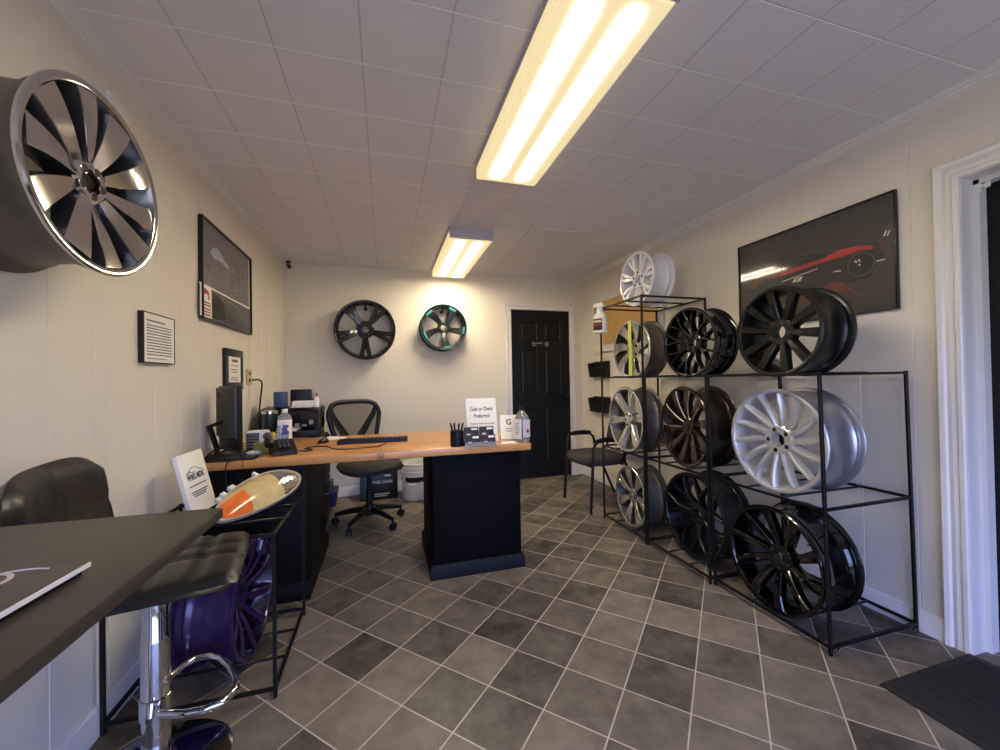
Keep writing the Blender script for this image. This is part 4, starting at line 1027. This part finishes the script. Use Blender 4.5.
bm = BM(); pad(bm, .49, .5, .105, Matrix.Translation((-.03, 0, .45)), 24, 24, .28, (), .6); obj('seat', bm, FABRIC, vc, smooth=60)
bm = BM(); pad(bm, .3, .46, .05, Matrix.Translation((.265, 0, .73)) @ Matrix.Rotation(R(-75), 4, 'Y'), 16, 16, .45); obj('backrest', bm, FABRIC, vc, smooth=60)

# ------------------------------------------------------------------ on the right wall
def poster(name, label, x, sgn, y0, y1, z0, z1, th, m, fr=.014):
    t = thing(name, label, 'picture', (x, (y0+y1)/2, z0))
    h = z1-z0; L = (y1-y0)/2
    bm = BM()
    for a in ((-L, L, 0, fr), (-L, L, h-fr, h), (-L, -L+fr, fr, h-fr), (L-fr, L, fr, h-fr)):
        box(bm, min(0, sgn*th), max(0, sgn*th), a[0], a[1], a[2], a[3], bev=.002)
    obj('frame', bm, BLKSAT, t)
    bm = BM(); box(bm, min(sgn*.002, sgn*th*.6), max(sgn*.002, sgn*th*.6), -L+fr, L-fr, fr, h-fr); obj('print', bm, m, t, smooth=0)
    Mx = basis((sgn*(th*.6+.0006), -(y0+y1)/2, -z0), (0, 1, 0), (0, 0, 1))   # local x = world y, local y = world z
    return t, Mx
t, Mx = poster('poster', 'large black framed poster of a red sports car on the right wall', XR, -1, 1.285, 2.17, 1.52, 2.1, .022, GLASS, .008)
# layer coordinates below are (y, z) on the wall
def layer(polys, name, m, par, k, Mx, lines=(), lw=.002):
    bm = BM(); s = -1 if Mx.to_3x3()[0][2] < 0 else 1
    for p in polys: prism(bm, p, -.0002 if False else -.0004-.0003*k, .0004+.0003*k, Mx)
    for p in lines: tube(bm, [Mx @ Vector((a, b, 0)) for a, b in p], lw, 5)
    return obj(name, bm, m, par, smooth=0)
REDP = mat('red_print', (168, 34, 42), .45, coat=1, coatr=.06, noise=.25, nscale=14)
DKRED = mat('deep_red_print', (96, 30, 32), .45, coat=1, coatr=.06)
BLKP = mat('black_car_print', (20, 19, 20), .45, coat=1, coatr=.06)
GREYP = mat('grey_line_print', (120, 110, 106), .5)
layer([[(2.14, 1.78), (2.07, 1.84), (1.9, 1.87), (1.83, 1.89), (1.76, 1.915), (1.69, 1.917), (1.62, 1.903), (1.54, 1.885), (1.44, 1.875), (1.36, 1.872), (1.335, 1.83), (1.34, 1.79), (1.37, 1.76), (1.4, 1.7), (1.5, 1.69), (1.62, 1.7), (1.86, 1.70), (2.05, 1.74)]], 'car_body', BLKP, t, 0, Mx)
layer([[(2.002, 1.86), (1.878, 1.852), (1.636, 1.86), (1.535, 1.884), (1.442, 1.876), (1.381, 1.86), (1.388, 1.838), (1.43, 1.849), (1.508, 1.843), (1.629, 1.84), (1.86, 1.824), (1.944, 1.827)]], 'car_stripe', REDP, t, 1, Mx)
layer([[(2.1, 1.80), (2.04, 1.855), (1.879, 1.856), (1.866, 1.825), (2.003, 1.832), (2.048, 1.785)], [(1.357, 1.871), (1.335, 1.832), (1.341, 1.812), (1.352, 1.83)], [(1.64, 1.695), (1.567, 1.718), (1.518, 1.703), (1.486, 1.661), (1.448, 1.618), (1.487, 1.625), (1.539, 1.66), (1.7, 1.64), (1.9, 1.66)]], 'car_panels', DKRED, t, 2, Mx)
layer([], 'car_outline', GREYP, t, 3, Mx, [[(1.877, 1.862), (1.832, 1.888), (1.762, 1.914), (1.697, 1.915), (1.628, 1.902), (1.549, 1.886)], [(1.78, 1.868), (1.763, 1.893), (1.705, 1.897)], [(1.567, 1.706), (1.532, 1.698), (1.486, 1.654), (1.454, 1.621), (1.423, 1.618)], [(1.438+.06*math.cos(k*PI/12), 1.778+.06*math.sin(k*PI/12)) for k in range(25)]], .0014)
bm = BM(); 
for nm, p in zip(['decal']*9, ([(1.339, 1.889), (1.333, 1.889), (1.324, 1.913), (1.330, 1.913)], [(1.327, 1.886), (1.321, 1.886), (1.308, 1.911), (1.314, 1.911)], [(1.371, 1.777), (1.371, 1.771), (1.336, 1.771), (1.336, 1.777)], [(1.569, 1.776), (1.569, 1.77), (1.531, 1.766), (1.531, 1.772)], [(1.468, 1.803), (1.46, 1.79), (1.452, 1.793), (1.46, 1.806)], [(1.45, 1.806), (1.444, 1.79), (1.438, 1.792), (1.444, 1.808)], [(1.861, 1.791), (1.861, 1.786), (1.652, 1.811), (1.652, 1.815)], [(1.799, 1.768), (1.782, 1.791), (1.732, 1.791), (1.749, 1.766)], [(1.45, 1.776), (1.445, 1.77), (1.438, 1.774), (1.443, 1.782)])):
    bm = BM(); prism(bm, p, -.001, .001, Mx); obj(nm, bm, mat('pale_decal', (206, 196, 188), .5), t, smooth=0)
bm = BM(); text_into(bm, '87', .02, basis((-(.0132+.0006)-.0018, 1.766-(1.285+2.17)/2, 1.779-1.52), (0, -1, 0), (0, 0, 1))); obj('race_number', bm, PRINT, t)
# wall pockets
for z, lb in ((1.215, 'upper black wall pocket on the right wall beyond the tall rack'), (.81, 'lower black wall pocket on the right wall beyond the tall rack')):
    t = thing('wall_pocket', lb, 'file holder', (XR, 4.04, z), 0, 'black wall pockets')
    Q = Matrix(((1, 0, 0, 0), (0, 0, 1, 0), (0, 1, 0, 0), (0, 0, 0, 1)))
    bm = BM(); prism(bm, [(0, 0), (-.06, 0), (-.06, .006), (-.006, .006), (-.006, .18), (0, .18)], -.18, .18, Q); obj('back_plate', bm, PLASTIC, t)
    bm = BM(); prism(bm, [(-.17, 0), (.17, 0), (.185, .17), (-.02, .17), (-.03, .12), (.05, .12), (.05, .105), (.02, .09), (-.1, .09), (-.12, .165), (-.185, .165)][:1]+[(.17, 0), (.185, .165), (.12, .165), (.10, .115), (.02, .115), (.0, .165), (-.185, .165)], 0, .006, Matrix.Translation((-.06, 0, 0)) @ Matrix.Rotation(-.12, 4, 'Y') @ Matrix(((0, 0, 1, 0), (1, 0, 0, 0), (0, 1, 0, 0), (0, 0, 0, 1))))
    obj('front_panel', bm, PLASTIC, t)
    for q in (-1, 1):
        bm = BM(); prism(bm, [(0, 0), (-.06, 0), (-.08, .16), (0, .17)], q*.172-.003, q*.172+.003, Q); obj('side_panel', bm, PLASTIC, t)
# spray bottle hanging on the tall rack
sb = thing('spray_bottle', 'white spray bottle with a dark red label hanging from the corner of the tall rack', 'spray bottle', (1.772, 2.99, 1.59), R(-60)); sb.scale = (1.2, 1.2, 1.2)
bm = BM(); rbox_loft(bm, [(.04, 0, 4), (.043, .006, 4), (.043, .09, 4), (.036, .125, 3), (.018, .15, 2), (.016, .165, 2)], sx=1.15, sy=.75, seg=24); obj('body', bm, WHITEPL, sb)
bm = BM(); box(bm, -.036, .034, -.034, -.0325, .018, .1); obj('label_panel', bm, mat('dark_red_label', (104, 34, 32), .5, noise=.3, nscale=30), sb, smooth=0)
bm = BM(); box(bm, -.034, .032, -.0345, -.034, .02, .045); obj('label_band', bm, PRINT, sb, smooth=0)
bm = BM(); text_into(bm, 'WHEEL', .02, basis((-.001, -.0346, .08), (1, 0, 0), (0, 0, 1))); obj('lettering', bm, WHITEP, sb)
bm = BM(); lathe(bm, [(0, .165), (.019, .165), (.019, .182), (.014, .184), (0, .184)], 20); prism(bm, [(-.05, .184), (.03, .184), (.035, .195), (.02, .212), (-.03, .212), (-.05, .2)], -.014, .014, basis((0, 0, 0), (1, 0, 0), (0, 0, 1))); obj('spray_head', bm, WHITEPL, sb, bevel=.002)
bm = BM(); tube(bm, [(-.035, 0, .184), (-.042, 0, .165), (-.036, 0, .145)], .005, 8); obj('trigger', bm, mat('maroon_trigger', (110, 32, 48), .4), sb)

# ------------------------------------------------------------------ on the left wall
t, Mx = poster('poster', 'grey poster of a motorcycle and leaflet panel in a black frame on the left wall', XL, 1, 2.545, 3.385, 1.575, 2.155, .025, mat('grey_poster_print', (92, 88, 86), .5, noise=.25, nscale=4, coat=1, coatr=.1), .012)
layer([[(2.52, 1.765), (3.36, 1.765), (3.36, 1.6), (2.52, 1.6)]], 'lower_photo', mat('dark_photo', (62, 62, 60), .5, coat=1, coatr=.1, noise=.4, nscale=10), t, 0, Mx)
layer([[(2.52, 1.775), (3.345, 1.775), (3.345, 1.765), (2.52, 1.765)], [(3.338, 1.765), (3.348, 1.765), (3.348, 2.13), (3.338, 2.13)]], 'white_border', WHITEP, t, 1, Mx)
layer([[(2.525, 1.775), (2.675, 1.775), (2.675, 1.592), (2.525, 1.592)]], 'leaflet', WHITEP, t, 2, Mx)
layer([[(2.54, 1.733), (2.584, 1.752), (2.631, 1.745), (2.65, 1.714), (2.6, 1.725), (2.56, 1.712)], [(2.545, 1.712), (2.565, 1.712), (2.56, 1.695), (2.545, 1.695)], [(2.62, 1.715), (2.645, 1.712), (2.645, 1.695), (2.63, 1.695)]]+[[(2.54, z), (2.66, z), (2.66, z+.008), (2.54, z+.008)] for z in (1.67, 1.655, 1.635, 1.618, 1.602)], 'leaflet_print', mat('red_leaflet_print', (168, 60, 56), .6), t, 3, Mx)
layer([[(2.66, 1.975), (2.70, 2.02), (2.78, 2.035), (2.86, 2.0), (2.96, 1.965), (2.93, 1.95), (2.8, 1.965), (2.72, 1.955)]], 'rider_shape', mat('pale_blue_print', (158, 158, 172), .5), t, 1, Mx)
LG = mat('pale_grey_print', (136, 132, 130), .5)
layer([], 'sketch_line', LG, t, 1, Mx, [[(2.63, 1.9), (2.66, 1.86), (2.72, 1.85)]], .002)
layer([], 'sketch_line', LG, t, 1, Mx, [[(3.06+.08*math.cos(k*PI/10), 1.88+.07*math.sin(k*PI/10)) for k in range(21)], [(3.06+.045*math.cos(k*PI/10), 1.88+.04*math.sin(k*PI/10)) for k in range(21)], [(3.1, 1.97), (3.2, 2.0), (3.25, 1.9), (3.2, 1.84)], [(3.0, 2.05), (3.08, 2.0), (3.14, 1.99)]], .002)
layer([[(2.69, 1.75), (2.8, 1.74), (2.86, 1.7), (2.88, 1.62), (2.8, 1.6), (2.69, 1.6)]], 'tyre_shape', PRINT, t, 1, Mx)
layer([], 'car_lines', LG, t, 2, Mx, [[(2.86, 1.72), (2.96, 1.745), (3.1, 1.73), (3.2, 1.68), (3.25, 1.62)], [(2.9, 1.7), (2.93, 1.65), (2.92, 1.61)], [(3.12, 1.68), (3.2, 1.66)]], .002)
def wall_frame(name, label, y0, y1, z0, z1, th, fr, lines):
    t = thing(name, label, 'picture', (XL, (y0+y1)/2, z0)); h = z1-z0; L = (y1-y0)/2
    bm = BM()
    for a in ((-L, L, 0, fr), (-L, L, h-fr, h), (-L, -L+fr, fr, h-fr), (L-fr, L, fr, h-fr)): box(bm, 0, th, a[0], a[1], a[2], a[3], bev=.001)
    obj('frame', bm, BLKSAT, t)
    bm = BM(); box(bm, .001, th-.002, -L+fr, L-fr, fr, h-fr); obj('paper', bm, WHITEP, t, smooth=0)
    bm = BM(); Mq = basis((th-.002, 0, 0), (0, 1, 0), (0, 0, 1))
    lines(bm, Mq, L, h, fr); obj('lettering', bm, GREYPRINT, t); return t
def l1(bm, M, L, h, fr):
    lines_into(bm, M, -L+.025, L*.35, [h-.035], .006, .05); lines_into(bm, M, -L+.025, L-.025, [h-.055-.0125*k for k in range(11)], .0045, .06)
    lines_into(bm, M, -L+.025, L*.4, [.02], .003, .05)
wall_frame('notice_frame', 'white typed notice in a thin black frame on the left wall', 1.985, 2.24, 1.307, 1.524, .022, .005, l1)
def l2(bm, M, L, h, fr):
    text_into(bm, 'Certificate', .03, M @ Matrix.Translation((0, h*.72, .0006)), width=L*.7)
    lines_into(bm, M, -L*.4, L*.4, [h*.6, h*.5, h*.44, h*.3, h*.25], .004, .2)
wall_frame('certificate_frame', 'small certificate in a wide black frame behind the monitor', 2.87, 3.19, 1.17, 1.44, .02, .05, l2)
sd = thing('security_camera', 'small dark camera in the back left ceiling corner', 'camera', (-.93, 4.44, H))
bm = BM(); lathe(bm, [(0, 0), (.028, 0), (.028, -.008), (.01, -.012), (0, -.012)], 20); tube(bm, [(0, 0, -.01), (.004, -.006, -.03)], .008, 8); obj('mount', bm, PLASTIC, sd)
bm = BM(); Mx = Matrix.Translation((.01, -.012, -.045)) @ Matrix.Rotation(R(125), 4, 'X') @ Matrix.Rotation(.35, 4, 'Y'); lathe(bm, [(0, -.03), (.016, -.03), (.02, -.02), (.02, .03), (.016, .034), (0, .034)], 20, Mx); cb = obj('body', bm, mat('dark_brown_plastic', (60, 52, 44), .35), sd)
bm = BM(); lathe(bm, [(0, .037), (.012, .036), (.012, .03)], 16, Mx); obj('lens', bm, BLKGLOSS, sd)

# ------------------------------------------------------------------ door mat
dm = thing('door_mat', 'ribbed dark rubber mat on the floor before the right-hand doorway', 'mat', (2.098, .665, 0))
bm = BM(); box(bm, -.275, .285, -.44, .41, 0.0002, .008, bev=.003); obj('rubber_border', bm, mat('mat_border', (30, 29, 30), .75), dm)
bm = BM()
for k in range(26): box(bm, -.245+.0194*k, -.234+.0194*k, -.41, .38, .008, .0115)
obj('ribs', bm, MATM, dm, smooth=0)

# ------------------------------------------------------------------ world, camera
w = bpy.data.worlds.new('sky'); SC.world = w; w.use_nodes = True; nt = w.node_tree; bg = nt.nodes['Background']
bg.inputs['Strength'].default_value = 1
tcw = nt.nodes.new('ShaderNodeTexCoord'); sxw = nt.nodes.new('ShaderNodeSeparateXYZ'); nt.links.new(tcw.outputs['Generated'], sxw.inputs[0])
rw = nt.nodes.new('ShaderNodeValToRGB'); mrw = nt.nodes.new('ShaderNodeMapRange'); mrw.inputs[1].default_value = -1; nt.links.new(sxw.outputs[2], mrw.inputs[0]); nt.links.new(mrw.outputs[0], rw.inputs[0])
rw.color_ramp.elements[0].position = .47; rw.color_ramp.elements[0].color = (.22, .23, .27, 1)
rw.color_ramp.elements[1].position = .55; rw.color_ramp.elements[1].color = (.36, .47, 1, 1)
mw = nt.nodes.new('ShaderNodeMix'); mw.data_type = 'RGBA'; mw.blend_type = 'MULTIPLY'; mw.inputs[0].default_value = 1; mw.inputs[7].default_value = (8.5, 8.5, 8.5, 1)
nt.links.new(rw.outputs[0], mw.inputs[6]); nt.links.new(mw.outputs[2], bg.inputs['Color'])
lp = bpy.data.lights.new('window_portal', 'AREA'); lp.shape = 'RECTANGLE'; lp.size = WX1-WX0; lp.size_y = WZ1-WZ0; lp.cycles.is_portal = True
lo = bpy.data.objects.new('window_portal', lp); COL.objects.link(lo); lo.location = ((WX0+WX1)/2, YF-.11, (WZ0+WZ1)/2); lo.rotation_euler = (PI/2, 0, 0)
# the portal light points its -Z into the room (+y)
lo.rotation_euler = (-PI/2, 0, PI) if False else (R(90), 0, 0)

cam = bpy.data.cameras.new('camera'); co = bpy.data.objects.new('camera', cam); COL.objects.link(co)
cam.sensor_fit = 'HORIZONTAL'; cam.sensor_width = 36; cam.lens = 394.8/1000*36; cam.clip_start = .01
yaw, pitch, roll = R(16.2687), R(.5595), R(-.9758)
fw = Vector((math.sin(yaw)*math.cos(pitch), math.cos(yaw)*math.cos(pitch), math.sin(pitch)))
r0 = Vector((math.cos(yaw), -math.sin(yaw), 0)); u0 = r0.cross(fw)
r2 = r0*math.cos(roll)+u0*math.sin(roll); u2 = -r0*math.sin(roll)+u0*math.cos(roll)
co.matrix_world = Matrix(((r2.x, u2.x, -fw.x, 0), (r2.y, u2.y, -fw.y, 0), (r2.z, u2.z, -fw.z, 1.2137), (0, 0, 0, 1)))
SC.camera = co
vs = SC.view_settings; vs.view_transform = 'Standard'; vs.look = 'None'; vs.gamma = 1; vs.exposure = .27; vs.use_curve_mapping = False
SC.cycles.max_bounces = 10; SC.cycles.diffuse_bounces = 6; SC.cycles.glossy_bounces = 5; SC.cycles.transmission_bounces = 6
SC.cycles.use_denoising = True; SC.cycles.sample_clamp_indirect = 8
